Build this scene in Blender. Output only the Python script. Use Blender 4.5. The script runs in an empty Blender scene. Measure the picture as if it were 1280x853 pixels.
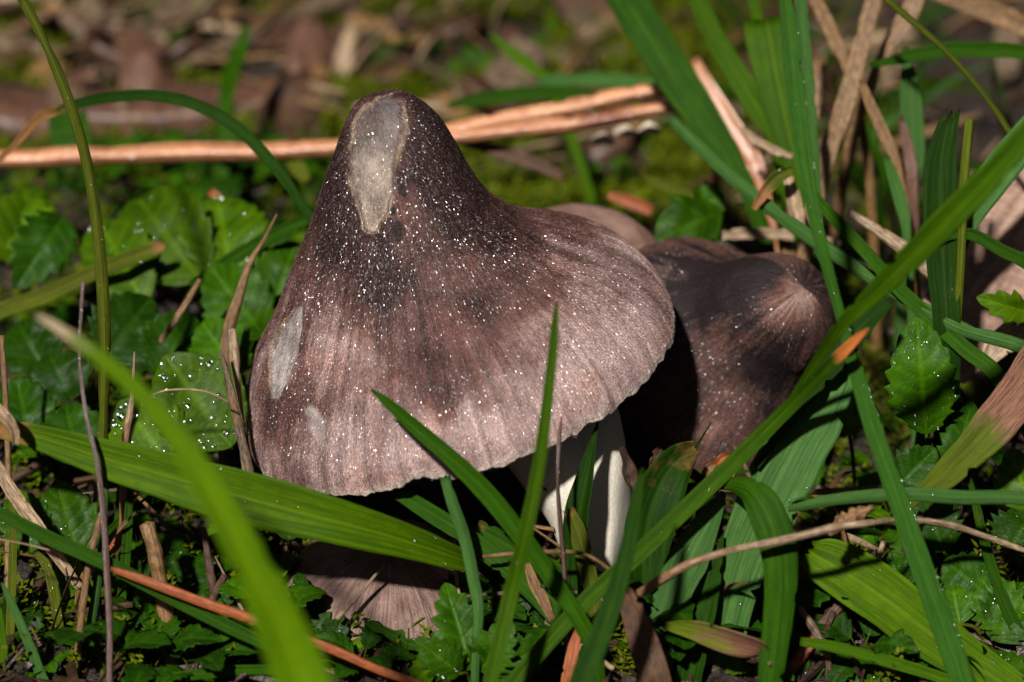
import bpy, math, random
import numpy as np
from mathutils import Vector

# ------------------------------------------------------------------ camera, sky, sun, exposure
U = 0.01                       # everything below is laid out in centimetres
PITCH = math.radians(27.0)
DIST = 34.0                    # camera to focus plane, cm
FRAME = 12.0                   # width of the field at the focus plane, cm
ZC = 3.3                       # height of the focus point above the ground, cm
SUN_TRAVEL = (0.24, -0.37, 0.90)     # light travel in (right, up, forward) of the view
FWD = np.array([0, math.cos(PITCH), -math.sin(PITCH)])
UPV = np.array([0, math.sin(PITCH), math.cos(PITCH)])
RGT = np.array([1.0, 0, 0])
CAM = np.array([0, 0, ZC]) - FWD * DIST

sc = bpy.context.scene
col = sc.collection
cd = bpy.data.cameras.new('camera')
cam = bpy.data.objects.new('camera', cd)
col.objects.link(cam)
cam.location = Vector(CAM * U)
cam.rotation_euler = (math.pi / 2 - PITCH, 0, 0)
cd.sensor_width = 36
cd.lens = 36 * DIST / FRAME
cd.clip_start = 0.01
cd.clip_end = 100
cd.dof.use_dof = True
cd.dof.focus_distance = (DIST + 0.1) * U
cd.dof.aperture_fstop = 19.0
cd.dof.aperture_blades = 0
sc.camera = cam

sd = SUN_TRAVEL[0] * RGT + SUN_TRAVEL[1] * UPV + SUN_TRAVEL[2] * FWD
sd = sd / np.linalg.norm(sd)
TOSUN = -sd
elev = math.asin(TOSUN[2])
world = bpy.data.worlds.new('World')
sc.world = world
world.use_nodes = True
wn = world.node_tree
wn.nodes.clear()
sky = wn.nodes.new('ShaderNodeTexSky')
sky.sky_type = 'NISHITA'
sky.sun_disc = False
sky.air_density = 0.6
sky.dust_density = 4.0
sky.ozone_density = 0.3
sky.sun_elevation = elev
sky.sun_rotation = math.atan2(TOSUN[0], TOSUN[1])
bgn = wn.nodes.new('ShaderNodeBackground')
bgn.inputs['Strength'].default_value = 0.010
wo = wn.nodes.new('ShaderNodeOutputWorld')
wn.links.new(sky.outputs[0], bgn.inputs['Color'])
wn.links.new(bgn.outputs[0], wo.inputs['Surface'])

sl = bpy.data.lights.new('sun', 'SUN')
sl.energy = 5.0
sl.angle = math.radians(2.6)
sl.color = (1.0, 0.96, 0.90)
so = bpy.data.objects.new('sun', sl)
col.objects.link(so)
so.rotation_euler = Vector(sd).to_track_quat('-Z', 'Y').to_euler()
so.location = (0, 0, 1)

sc.view_settings.view_transform = 'Standard'
sc.view_settings.look = 'None'
sc.view_settings.gamma = 1
sc.view_settings.use_curve_mapping = False
sc.view_settings.exposure = 0.8
sc.cycles.use_denoising = True
sc.cycles.caustics_reflective = False
sc.cycles.caustics_refractive = False
sc.cycles.max_bounces = 6
sc.cycles.transparent_max_bounces = 6
sc.cycles.sample_clamp_indirect = 3

# ------------------------------------------------------------------ helpers
rng = np.random.default_rng(7)
random.seed(7)
PX = FRAME / 1280.0


def pix(px, py, d):
    """point (cm) that stands d cm behind the focus plane, placed by where it is seen"""
    k = (DIST + d) / DIST * PX
    return CAM + FWD * (DIST + d) + RGT * ((px - 640) * k) + UPV * ((426.5 - py) * k)


def to_px(P):
    v = P - CAM
    dep = v @ FWD
    return 640 + (v @ RGT) / dep * DIST / PX, 426.5 - (v @ UPV) / dep * DIST / PX


def unit(v):
    v = np.asarray(v, float)
    return v / np.maximum(np.linalg.norm(v, axis=-1, keepdims=True), 1e-9)


def _hash(ix, iy, iz, seed):
    h = (ix.astype(np.int64) * 374761393 + iy.astype(np.int64) * 668265263 + iz.astype(np.int64) * 2147483647 + seed * 974634777)
    h = (h ^ (h >> 13)) * 1274126177
    h = h & 0xffffffff
    h = (h ^ (h >> 16)) & 0xffff
    return h / 65535.0


def vnoise(p, seed=0):
    p = np.asarray(p, float)
    i = np.floor(p).astype(np.int64)
    f = p - i
    f = f * f * (3 - 2 * f)
    out = 0
    for dx in (0, 1):
        for dy in (0, 1):
            for dz in (0, 1):
                w = (f[..., 0] if dx else 1 - f[..., 0]) * (f[..., 1] if dy else 1 - f[..., 1]) * (f[..., 2] if dz else 1 - f[..., 2])
                out = out + w * _hash(i[..., 0] + dx, i[..., 1] + dy, i[..., 2] + dz, seed)
    return out


def fbm(p, seed=0, octv=3):
    p = np.asarray(p, float)
    a, s, n = 0.5, 0, 0
    for o in range(octv):
        s = s + a * vnoise(p * 2 ** o, seed + o)
        n += a
        a *= 0.5
    return s / n


def ground_z(x, y):
    p = np.stack([np.asarray(x, float), np.asarray(y, float), np.zeros_like(np.asarray(x, float))], -1)
    return (fbm(p * 0.35, 3) - 0.5) * 1.1 + (fbm(p * 1.6, 9) - 0.5) * 0.35


def gpix(px, py, h=0.0):
    """ground point (cm) seen at a pixel"""
    k = PX / DIST
    ray = FWD + RGT * ((px - 640) * k) + UPV * ((426.5 - py) * k)
    t = (h - CAM[2]) / ray[2]
    P = CAM + ray * t
    P[2] = ground_z(P[0], P[1]) + h
    return P


def catmull(P, n):
    """resample rows of P (any columns) to n points along the curve"""
    P = np.asarray(P, float)
    if len(P) == 2:
        t = np.linspace(0, 1, n)[:, None]
        return P[0] * (1 - t) + P[1] * t
    Q = np.vstack([2 * P[0] - P[1], P, 2 * P[-1] - P[-2]])
    seg = np.linalg.norm(np.diff(P[:, :3], axis=0), axis=1)
    cum = np.concatenate([[0], np.cumsum(seg)])
    s = np.linspace(0, cum[-1], n)
    k = np.clip(np.searchsorted(cum, s, side='right') - 1, 0, len(P) - 2)
    t = ((s - cum[k]) / np.maximum(seg[k], 1e-9))[:, None]
    p0, p1, p2, p3 = Q[k], Q[k + 1], Q[k + 2], Q[k + 3]
    return 0.5 * (2 * p1 + (p2 - p0) * t + (2 * p0 - 5 * p1 + 4 * p2 - p3) * t ** 2 + (3 * p1 - p0 - 3 * p2 + p3) * t ** 3)


def mesh_from(name, V, F, uv=None, attrs=None, colors=None, smooth=True):
    me = bpy.data.meshes.new(name)
    V = np.asarray(V, float) * U
    F = np.asarray(F)
    n, k = F.shape
    me.vertices.add(len(V))
    me.vertices.foreach_set('co', V.astype(np.float32).ravel())
    me.loops.add(n * k)
    me.loops.foreach_set('vertex_index', F.astype(np.int32).ravel())
    me.polygons.add(n)
    me.polygons.foreach_set('loop_start', np.arange(0, n * k, k, dtype=np.int32))
    me.polygons.foreach_set('use_smooth', np.full(n, smooth))
    me.update(calc_edges=True)
    if uv is not None:
        ul = me.uv_layers.new(name='UVMap')
        ul.data.foreach_set('uv', np.asarray(uv, np.float32)[F.ravel()].ravel())
    for k_, a in (attrs or {}).items():
        at = me.attributes.new(k_, 'FLOAT', 'POINT')
        at.data.foreach_set('value', np.asarray(a, np.float32))
    if colors is not None:
        at = me.attributes.new('Col', 'FLOAT_COLOR', 'POINT')
        c4 = np.ones((len(V), 4), np.float32)
        c4[:, :3] = colors
        at.data.foreach_set('color', c4.ravel())
    me.validate()
    return me


def link(name, me, mat, parent=None, label=None, cat=None, group=None, kind=None):
    o = bpy.data.objects.new(name, me)
    col.objects.link(o)
    if me is not None and mat is not None and not me.materials:
        me.materials.append(mat)
    if parent is not None:
        o.parent = parent
    if label:
        o['label'] = label
    if cat:
        o['category'] = cat
    if group:
        o['group'] = group
    if kind:
        o['kind'] = kind
    return o


def thing(name, label, cat, group=None):
    return link(name, None, None, None, label, cat, group)


def grid_faces(nu, nv, wrap=False, off=0):
    i = np.arange(nu - 1)[:, None]
    j = np.arange(nv if wrap else nv - 1)[None, :]
    j2 = (j + 1) % nv
    a = i * nv + j
    b = i * nv + j2
    c = (i + 1) * nv + j2
    d = (i + 1) * nv + j
    return np.stack([a, b, c, d], -1).reshape(-1, 4) + off


# ------------------------------------------------------------------ materials
MATS = {}


def nodes_of(m):
    m.use_nodes = True
    nt = m.node_tree
    nt.nodes.clear()
    out = nt.nodes.new('ShaderNodeOutputMaterial')
    return nt, out


def N(nt, t, **kw):
    n = nt.nodes.new(t)
    for k, v in kw.items():
        setattr(n, k, v)
    return n


def noise(nt, vec, scale, detail=3, rough=0.55, dist=0.0):
    n = N(nt, 'ShaderNodeTexNoise')
    n.inputs['Scale'].default_value = scale
    n.inputs['Detail'].default_value = detail
    n.inputs['Roughness'].default_value = rough
    n.inputs['Distortion'].default_value = dist
    if vec is not None:
        nt.links.new(vec, n.inputs['Vector'])
    return n.outputs['Fac']


def ramp(nt, fac, stops, interp='LINEAR'):
    r = N(nt, 'ShaderNodeValToRGB')
    r.color_ramp.interpolation = interp
    els = r.color_ramp.elements
    while len(els) < len(stops):
        els.new(0.5)
    for e, (p, c) in zip(els, stops):
        e.position = p
        e.color = (c[0], c[1], c[2], 1) if hasattr(c, '__len__') else (c, c, c, 1)
    nt.links.new(fac, r.inputs['Fac'])
    return r.outputs['Color']


def mixc(nt, fac, a, b, mode='MIX'):
    m = N(nt, 'ShaderNodeMix', data_type='RGBA', blend_type=mode)
    for s, v in ((0, fac), (6, a), (7, b)):
        if hasattr(v, 'is_linked'):
            nt.links.new(v, m.inputs[s])
        elif s == 0:
            m.inputs[0].default_value = v
        else:
            m.inputs[s].default_value = (*v, 1)
    return m.outputs[2]


def math_(nt, op, a, b=None, c=None):
    m = N(nt, 'ShaderNodeMath', operation=op)
    for i, v in enumerate((a, b, c)):
        if v is None:
            continue
        if hasattr(v, 'is_linked'):
            nt.links.new(v, m.inputs[i])
        else:
            m.inputs[i].default_value = v
    return m.outputs[0]


def uv_scaled(nt, sx, sy):
    tc = N(nt, 'ShaderNodeTexCoord')
    mp = N(nt, 'ShaderNodeMapping')
    nt.links.new(tc.outputs['UV'], mp.inputs['Vector'])
    mp.inputs['Scale'].default_value = (sx, sy, 1)
    oi = N(nt, 'ShaderNodeObjectInfo')
    cmb = N(nt, 'ShaderNodeCombineXYZ')
    r100 = math_(nt, 'MULTIPLY', oi.outputs['Random'], 37.0)
    nt.links.new(r100, cmb.inputs['Z'])
    nt.links.new(cmb.outputs[0], mp.inputs['Location'])
    return mp.outputs[0], oi


def bump(nt, height, dist, strength=1.0, normal=None):
    b = N(nt, 'ShaderNodeBump')
    b.inputs['Distance'].default_value = dist
    b.inputs['Strength'].default_value = strength
    nt.links.new(height, b.inputs['Height'])
    if normal is not None:
        nt.links.new(normal, b.inputs['Normal'])
    return b.outputs[0]


def blade_mat(name, base, dark, rib=None, veins=16, rough=0.36, transl=0.28, spec=0.5, dry=((0.30, 0.15, 0.05), (0.10, 0.045, 0.02)), mottle=0.0):
    """longitudinally veined leaf or straw; the float attribute age turns green into dry brown"""
    m = bpy.data.materials.new(name)
    nt, out = nodes_of(m)
    vec, oi = uv_scaled(nt, veins, 0.8)
    vec2, _ = uv_scaled(nt, 3.0, 5.0)
    vec3, _ = uv_scaled(nt, 40.0, 3.0)
    vn = noise(nt, vec, 1.0, 2, 0.6)
    blot = noise(nt, vec2, 1.0, 4, 0.6)
    fine = noise(nt, vec3, 1.5, 3, 0.65)
    c = ramp(nt, vn, [(0.36, [v * 0.8 for v in dark]), (0.58, base)])
    c = mixc(nt, ramp(nt, blot, [(0.38, 0.0), (0.72, 0.75)]), c, dark)
    rnd = ramp(nt, oi.outputs['Random'], [(0, 0.72), (1, 1.18)])
    c = mixc(nt, 1.0, c, rnd, 'MULTIPLY')
    c = mixc(nt, math_(nt, 'MULTIPLY', fine, 0.22), c, [min(1, v * 1.7 + 0.002) for v in base])
    # midrib
    sep = N(nt, 'ShaderNodeSeparateXYZ')
    tc = N(nt, 'ShaderNodeTexCoord')
    nt.links.new(tc.outputs['UV'], sep.inputs[0])
    mid = math_(nt, 'ABSOLUTE', math_(nt, 'SUBTRACT', sep.outputs['X'], 0.5))
    if rib is not None:
        rf = ramp(nt, mid, [(0.0, 0.55), (0.05, 0.0)])
        c = mixc(nt, rf, c, rib)
    # dry, aged ends
    at = N(nt, 'ShaderNodeAttribute', attribute_name='age')
    spots = ramp(nt, noise(nt, vec2, 3.2, 4, 0.7), [(0.62, 0.0), (0.70, 1.0)])
    agef = math_(nt, 'ADD', at.outputs['Fac'], math_(nt, 'MULTIPLY', math_(nt, 'SUBTRACT', blot, 0.5), 0.9))
    agef = ramp(nt, agef, [(0.28, 0.0), (0.72, 1.0)])
    gate = ramp(nt, at.outputs['Fac'], [(0.02, 0.0), (0.12, 1.0)])
    agef = math_(nt, 'MULTIPLY', agef, gate)
    dryc = ramp(nt, fine, [(0.35, dry[1]), (0.68, dry[0])])
    c = mixc(nt, agef, c, dryc)
    c = mixc(nt, math_(nt, 'MULTIPLY', spots, 0.5), c, [dark[0] * 0.8, dark[1] * 0.45, dark[2] * 0.5])
    if mottle:
        mv, _ = uv_scaled(nt, 6.0, 9.0)
        mo = ramp(nt, noise(nt, mv, 1.0, 5, 0.72), [(0.42, 0.0), (0.60, 1.0)])
        c = mixc(nt, math_(nt, 'MULTIPLY', mo, mottle), c, [v * 0.35 for v in dark])
    p = N(nt, 'ShaderNodeBsdfPrincipled')
    nt.links.new(c, p.inputs['Base Color'])
    nt.links.new(ramp(nt, fine, [(0.2, rough - 0.08), (0.8, rough + 0.2)]), p.inputs['Roughness'])
    p.inputs['Specular IOR Level'].default_value = spec
    hgt = math_(nt, 'ADD', math_(nt, 'MULTIPLY', vn, 0.8), math_(nt, 'MULTIPLY', fine, 0.35))
    nrm = bump(nt, hgt, 0.0002, 0.85)
    nt.links.new(nrm, p.inputs['Normal'])
    tr = N(nt, 'ShaderNodeBsdfTranslucent')
    tcol = mixc(nt, 1.0, c, (1.1, 1.25, 0.5), 'MULTIPLY')
    nt.links.new(tcol, tr.inputs['Color'])
    mx = N(nt, 'ShaderNodeMixShader')
    mx.inputs[0].default_value = transl
    nt.links.new(p.outputs[0], mx.inputs[1])
    nt.links.new(tr.outputs[0], mx.inputs[2])
    nt.links.new(mx.outputs[0], out.inputs['Surface'])
    MATS[name] = m
    return m


blade_mat('grass_bright', (0.0420, 0.0945, 0.0006), (0.0182, 0.0518, 0.0004), rib=(0.0630, 0.1190, 0.0014), veins=13, rough=0.5, spec=0.056)
blade_mat('grass_yellow', (0.0562, 0.1140, 0.0003), (0.0258, 0.0623, 0.0002), rib=(0.0836, 0.1368, 0.0008), veins=13, rough=0.5, spec=0.056)
blade_mat('grass_pale_tip', (0.0610, 0.1210, 0.0004), (0.0320, 0.0720, 0.0003), rib=(0.1288, 0.1840, 0.0018), veins=13, rough=0.5, spec=0.056, dry=((0.42, 0.34, 0.24), (0.26, 0.16, 0.10)))
blade_mat('grass_orange_tip', (0.0330, 0.0825, 0.0005), (0.0145, 0.0449, 0.0004), rib=(0.0495, 0.0990, 0.0013), veins=13, rough=0.5, spec=0.056, dry=((0.55, 0.20, 0.045), (0.30, 0.07, 0.02)))
blade_mat('grass_rotten', (0.0760, 0.1040, 0.0024), (0.0400, 0.0576, 0.0016), veins=10, rough=0.5, spec=0.080, dry=((0.26, 0.13, 0.075), (0.055, 0.022, 0.018)))
blade_mat('grass_mid', (0.0224, 0.0726, 0.0007), (0.0086, 0.0356, 0.0005), rib=(0.0363, 0.0858, 0.0013), veins=12, rough=0.5, spec=0.060)
blade_mat('grass_deep', (0.0119, 0.0406, 0.0008), (0.0042, 0.0189, 0.0006), rib=(0.0210, 0.0504, 0.0014), veins=12, rough=0.5, spec=0.060)
blade_mat('grass_cool', (0.0328, 0.1014, 0.0086), (0.0133, 0.0546, 0.0039), rib=(0.0468, 0.1209, 0.0140), veins=22, rough=0.5, spec=0.072)
blade_mat('grass_blue', (0.0410, 0.0988, 0.0198), (0.0167, 0.0532, 0.0084), rib=(0.0547, 0.1178, 0.0258), veins=26, rough=0.55, transl=0.15, spec=0.080)
blade_mat('grass_olive', (0.0680, 0.0840, 0.0032), (0.0272, 0.0376, 0.0024), rib=(0.1120, 0.1200, 0.0096), veins=10, transl=0.2, rough=0.5, spec=0.080)
blade_mat('straw_tan', (0.25, 0.140, 0.050), (0.09, 0.042, 0.015), veins=10, transl=0.12, rough=0.45, spec=0.4, mottle=0.75)
blade_mat('straw_pale', (0.42, 0.30, 0.18), (0.14, 0.080, 0.042), veins=9, transl=0.12, rough=0.42, spec=0.4, mottle=0.7)
blade_mat('straw_rust', (0.33, 0.085, 0.018), (0.13, 0.030, 0.010), veins=12, transl=0.1, rough=0.34, spec=0.4, mottle=0.45)
blade_mat('pine_orange', (0.50, 0.245, 0.125), (0.22, 0.065, 0.024), veins=7, transl=0.0, rough=0.20, spec=0.9, dry=((0.20, 0.06, 0.022), (0.09, 0.022, 0.010)), mottle=0.35)
blade_mat('bleached', (0.60, 0.50, 0.40), (0.32, 0.22, 0.15), veins=8, transl=0.1, rough=0.45, spec=0.3, mottle=0.25)
blade_mat('stem_brown', (0.105, 0.046, 0.030), (0.026, 0.010, 0.008), veins=5, transl=0.0, rough=0.32, spec=0.8, mottle=0.6)
blade_mat('wood_grey', (0.19, 0.130, 0.075), (0.045, 0.026, 0.015), veins=10, transl=0.0, rough=0.55, spec=0.3, mottle=0.85)
blade_mat('dead_pink', (0.115, 0.054, 0.032), (0.040, 0.017, 0.010), veins=7, transl=0.05, rough=0.45, spec=0.35, mottle=0.6)  # litter brown cut darker to paint in the light falling off behind
blade_mat('leaf_pale', (0.27, 0.175, 0.13), (0.13, 0.075, 0.055), veins=6, transl=0.05, rough=0.55, spec=0.2, mottle=0.4)
blade_mat('dead_brown', (0.080, 0.036, 0.015), (0.022, 0.009, 0.005), dry=((0.11, 0.050, 0.018), (0.03, 0.012, 0.006)), veins=7, transl=0.1, rough=0.45, spec=0.3, mottle=0.6)


def leaf_mat(name, base, dark, rough=0.33):
    m = bpy.data.materials.new(name)
    nt, out = nodes_of(m)
    at = N(nt, 'ShaderNodeAttribute', attribute_name='vein')
    tc = N(nt, 'ShaderNodeTexCoord')
    oi = N(nt, 'ShaderNodeObjectInfo')
    n1 = noise(nt, tc.outputs['Object'], 260, 4, 0.6)
    n2 = noise(nt, tc.outputs['Object'], 1500, 3, 0.6)
    c = ramp(nt, n1, [(0.3, dark), (0.7, base)])
    c = mixc(nt, math_(nt, 'MULTIPLY', at.outputs['Fac'], 0.55), c, [v * 1.6 + 0.001 for v in base])
    c = mixc(nt, 1.0, c, ramp(nt, oi.outputs['Random'], [(0, 0.7), (1, 1.2)]), 'MULTIPLY')
    p = N(nt, 'ShaderNodeBsdfPrincipled')
    nt.links.new(c, p.inputs['Base Color'])
    nt.links.new(ramp(nt, n2, [(0.2, rough - 0.1), (0.8, rough + 0.2)]), p.inputs['Roughness'])
    nt.links.new(bump(nt, n2, 0.00012, 0.7), p.inputs['Normal'])
    p.inputs['Specular IOR Level'].default_value = 0.09
    tr = N(nt, 'ShaderNodeBsdfTranslucent')
    nt.links.new(mixc(nt, 1.0, c, (1.1, 1.3, 0.5), 'MULTIPLY'), tr.inputs['Color'])
    mx = N(nt, 'ShaderNodeMixShader')
    mx.inputs[0].default_value = 0.25
    nt.links.new(p.outputs[0], mx.inputs[1])
    nt.links.new(tr.outputs[0], mx.inputs[2])
    nt.links.new(mx.outputs[0], out.inputs['Surface'])
    MATS[name] = m


leaf_mat('leaf_green', (0.028, 0.080, 0.0006), (0.009, 0.036, 0.0004), 0.42)
leaf_mat('leaf_deep', (0.014, 0.048, 0.0008), (0.005, 0.021, 0.0005), 0.42)
leaf_mat('leaf_lime', (0.048, 0.098, 0.0005), (0.018, 0.050, 0.0004), 0.44)
leaf_mat('moss_green', (0.105, 0.130, 0.002), (0.034, 0.050, 0.0010), 0.5)


def simple_mat(name, stops, scale, rough, bdist, spec=0.4, detail=6):
    m = bpy.data.materials.new(name)
    nt, out = nodes_of(m)
    tc = N(nt, 'ShaderNodeTexCoord')
    n1 = noise(nt, tc.outputs['Object'], scale, detail, 0.65)
    n2 = noise(nt, tc.outputs['Object'], scale * 5, 4, 0.65)
    c = ramp(nt, math_(nt, 'ADD', math_(nt, 'MULTIPLY', n1, 0.65), math_(nt, 'MULTIPLY', n2, 0.35)), stops)
    p = N(nt, 'ShaderNodeBsdfPrincipled')
    nt.links.new(c, p.inputs['Base Color'])
    nt.links.new(ramp(nt, n2, [(0.3, rough - 0.15), (0.7, rough + 0.15)]), p.inputs['Roughness'])
    p.inputs['Specular IOR Level'].default_value = spec
    nt.links.new(bump(nt, n2, bdist, 0.9), p.inputs['Normal'])
    nt.links.new(p.outputs[0], out.inputs['Surface'])
    MATS[name] = m


simple_mat('soil', [(0.3, (0.005, 0.003, 0.002)), (0.5, (0.014, 0.008, 0.005)), (0.7, (0.04, 0.022, 0.012))], 180, 0.55, 0.0012)  # soil and crumbs deepened past brown to paint in shade between plants
simple_mat('fragment', [(0.3, (0.008, 0.004, 0.003)), (0.5, (0.024, 0.012, 0.006)), (0.72, (0.09, 0.046, 0.022))], 120, 0.5, 0.0006)
simple_mat('gill', [(0.3, (0.20, 0.17, 0.14)), (0.7, (0.34, 0.30, 0.26))], 300, 0.6, 0.0002)


def cap_mat(name, rough=0.58, bump_d=0.00022, spec=0.22, streak=(0.42, 1.45)):
    """mushroom skin: pigment, with any painted shade, comes from the Col attribute, wet flesh from the wet attribute"""
    m = bpy.data.materials.new(name)
    nt, out = nodes_of(m)
    at = N(nt, 'ShaderNodeAttribute', attribute_name='Col')
    wet = N(nt, 'ShaderNodeAttribute', attribute_name='wet')
    vec, oi = uv_scaled(nt, 260.0, 3.0)
    tc = N(nt, 'ShaderNodeTexCoord')
    st = noise(nt, vec, 1.0, 3, 0.6, 0.4)
    gr = noise(nt, tc.outputs['Object'], 2600, 3, 0.7)
    c = mixc(nt, 1.0, at.outputs['Color'], ramp(nt, st, [(0.28, streak[0]), (0.72, streak[1])]), 'MULTIPLY')
    c = mixc(nt, 1.0, c, ramp(nt, gr, [(0.3, 0.82), (0.7, 1.18)]), 'MULTIPLY')
    c = mixc(nt, wet.outputs['Fac'], c, at.outputs['Color'])
    p = N(nt, 'ShaderNodeBsdfPrincipled')
    nt.links.new(c, p.inputs['Base Color'])
    ro = math_(nt, 'SUBTRACT', ramp(nt, gr, [(0.3, rough - 0.12), (0.7, rough + 0.18)]), math_(nt, 'MULTIPLY', wet.outputs['Fac'], 0.30))
    nt.links.new(ro, p.inputs['Roughness'])
    p.inputs['Specular IOR Level'].default_value = spec
    h = math_(nt, 'ADD', math_(nt, 'MULTIPLY', st, 0.6), gr)
    nt.links.new(bump(nt, h, bump_d, 0.9), p.inputs['Normal'])
    nt.links.new(p.outputs[0], out.inputs['Surface'])
    MATS[name] = m


cap_mat('mushroom_skin')
cap_mat('mushroom_flesh', 0.5, 0.00008, 0.4, (0.86, 1.10))


def fibril_mat():
    m = bpy.data.materials.new('fibril')
    nt, out = nodes_of(m)
    at = N(nt, 'ShaderNodeAttribute', attribute_name='Col')
    p = N(nt, 'ShaderNodeBsdfPrincipled')
    nt.links.new(at.outputs['Color'], p.inputs['Base Color'])
    gl = N(nt, 'ShaderNodeAttribute', attribute_name='dull')
    nt.links.new(gl.outputs['Fac'], p.inputs['Roughness'])
    p.inputs['Specular IOR Level'].default_value = 0.5
    nt.links.new(p.outputs[0], out.inputs['Surface'])
    MATS['fibril'] = m


fibril_mat()


def water_mat():
    m = bpy.data.materials.new('water')
    nt, out = nodes_of(m)
    fr = N(nt, 'ShaderNodeFresnel')
    fr.inputs['IOR'].default_value = 1.45
    tr = N(nt, 'ShaderNodeBsdfTransparent')
    tr.inputs['Color'].default_value = (0.97, 0.98, 0.97, 1)
    gl = N(nt, 'ShaderNodeBsdfGlossy')
    gl.inputs['Roughness'].default_value = 0.12
    mx = N(nt, 'ShaderNodeMixShader')
    nt.links.new(math_(nt, 'MINIMUM', fr.outputs[0], 0.22), mx.inputs[0])
    nt.links.new(tr.outputs[0], mx.inputs[1])
    nt.links.new(gl.outputs[0], mx.inputs[2])
    nt.links.new(mx.outputs[0], out.inputs['Surface'])
    MATS['water'] = m


water_mat()

# ------------------------------------------------------------------ water drops
def ico(n):
    import bmesh
    bm = bmesh.new()
    bmesh.ops.create_icosphere(bm, subdivisions=n, radius=1)
    V = np.array([v.co[:] for v in bm.verts])
    F = np.array([[v.index for v in f.verts] for f in bm.faces])
    bm.free()
    return V, F


ICO2, ICO3 = ico(2), ico(3)


HALF = unit(TOSUN + unit(CAM - np.array([0, 0, ZC])))


def drops_mesh(name, C, Nn, R, flat=0.38, glint_tilt=0.7):
    """small beads of water resting on a surface: centres C, normals Nn, radii R"""
    C, Nn, R = np.asarray(C), unit(Nn), np.asarray(R)
    glint_dir = unit(Nn * (1 - glint_tilt) + HALF * glint_tilt)         # beads turned toward the sun-view half vector, so glints are shaped in
    ok = (Nn @ HALF) > 0.45
    Nn = np.where(ok[:, None], unit(glint_dir + np.random.default_rng(len(C)).normal(0, 0.05, C.shape)), Nn)
    V0, F0 = ICO2
    a = unit(np.cross(Nn, np.array([0.31, 0.77, 0.56])))
    b = np.cross(Nn, a)
    V = (C[:, None, :] + R[:, None, None] * (V0[None, :, 0:1] * a[:, None, :] + V0[None, :, 1:2] * b[:, None, :] + flat * V0[None, :, 2:3] * Nn[:, None, :]))
    F = (F0[None] + (np.arange(len(C)) * len(V0))[:, None, None]).reshape(-1, 3)
    return mesh_from(name, V.reshape(-1, 3), F)


# ------------------------------------------------------------------ ribbons, stalks, leaves
def rooted(P, root):
    """carry the last point of a blade on down into the soil"""
    P = np.asarray(P, float)
    if not root:
        return P
    e = P[-1].copy()
    t = unit(P[-1, :3] - P[-2, :3])
    g = float(ground_z(e[0], e[1]))
    h = e[2] - g
    if h < 0.05:
        return P
    q = e.copy()
    q[:3] = e[:3] + (t * 0.55 + np.array([0, 0, -0.45])) * min(h, 1.5)
    rows = []
    if q[2] > g + 0.1:
        rows.append(q)
        e = q
    z = e.copy()
    z[:2] = e[:2] + t[:2] * 0.35 * min(h, 2)
    z[2] = float(ground_z(z[0], z[1])) - 0.15
    rows.append(z)
    return np.vstack([P] + rows)


def px_path(pts):
    """rows (px, py, d, width px, age) -> rows (x, y, z, width cm, age)"""
    out = []
    for p in pts:
        px, py, d, w = p[:4]
        age = p[4] if len(p) > 4 else 0.0
        out.append([*pix(px, py, d), w * 0.92 * PX * (DIST + d) / DIST, age])
    return np.array(out)


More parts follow.
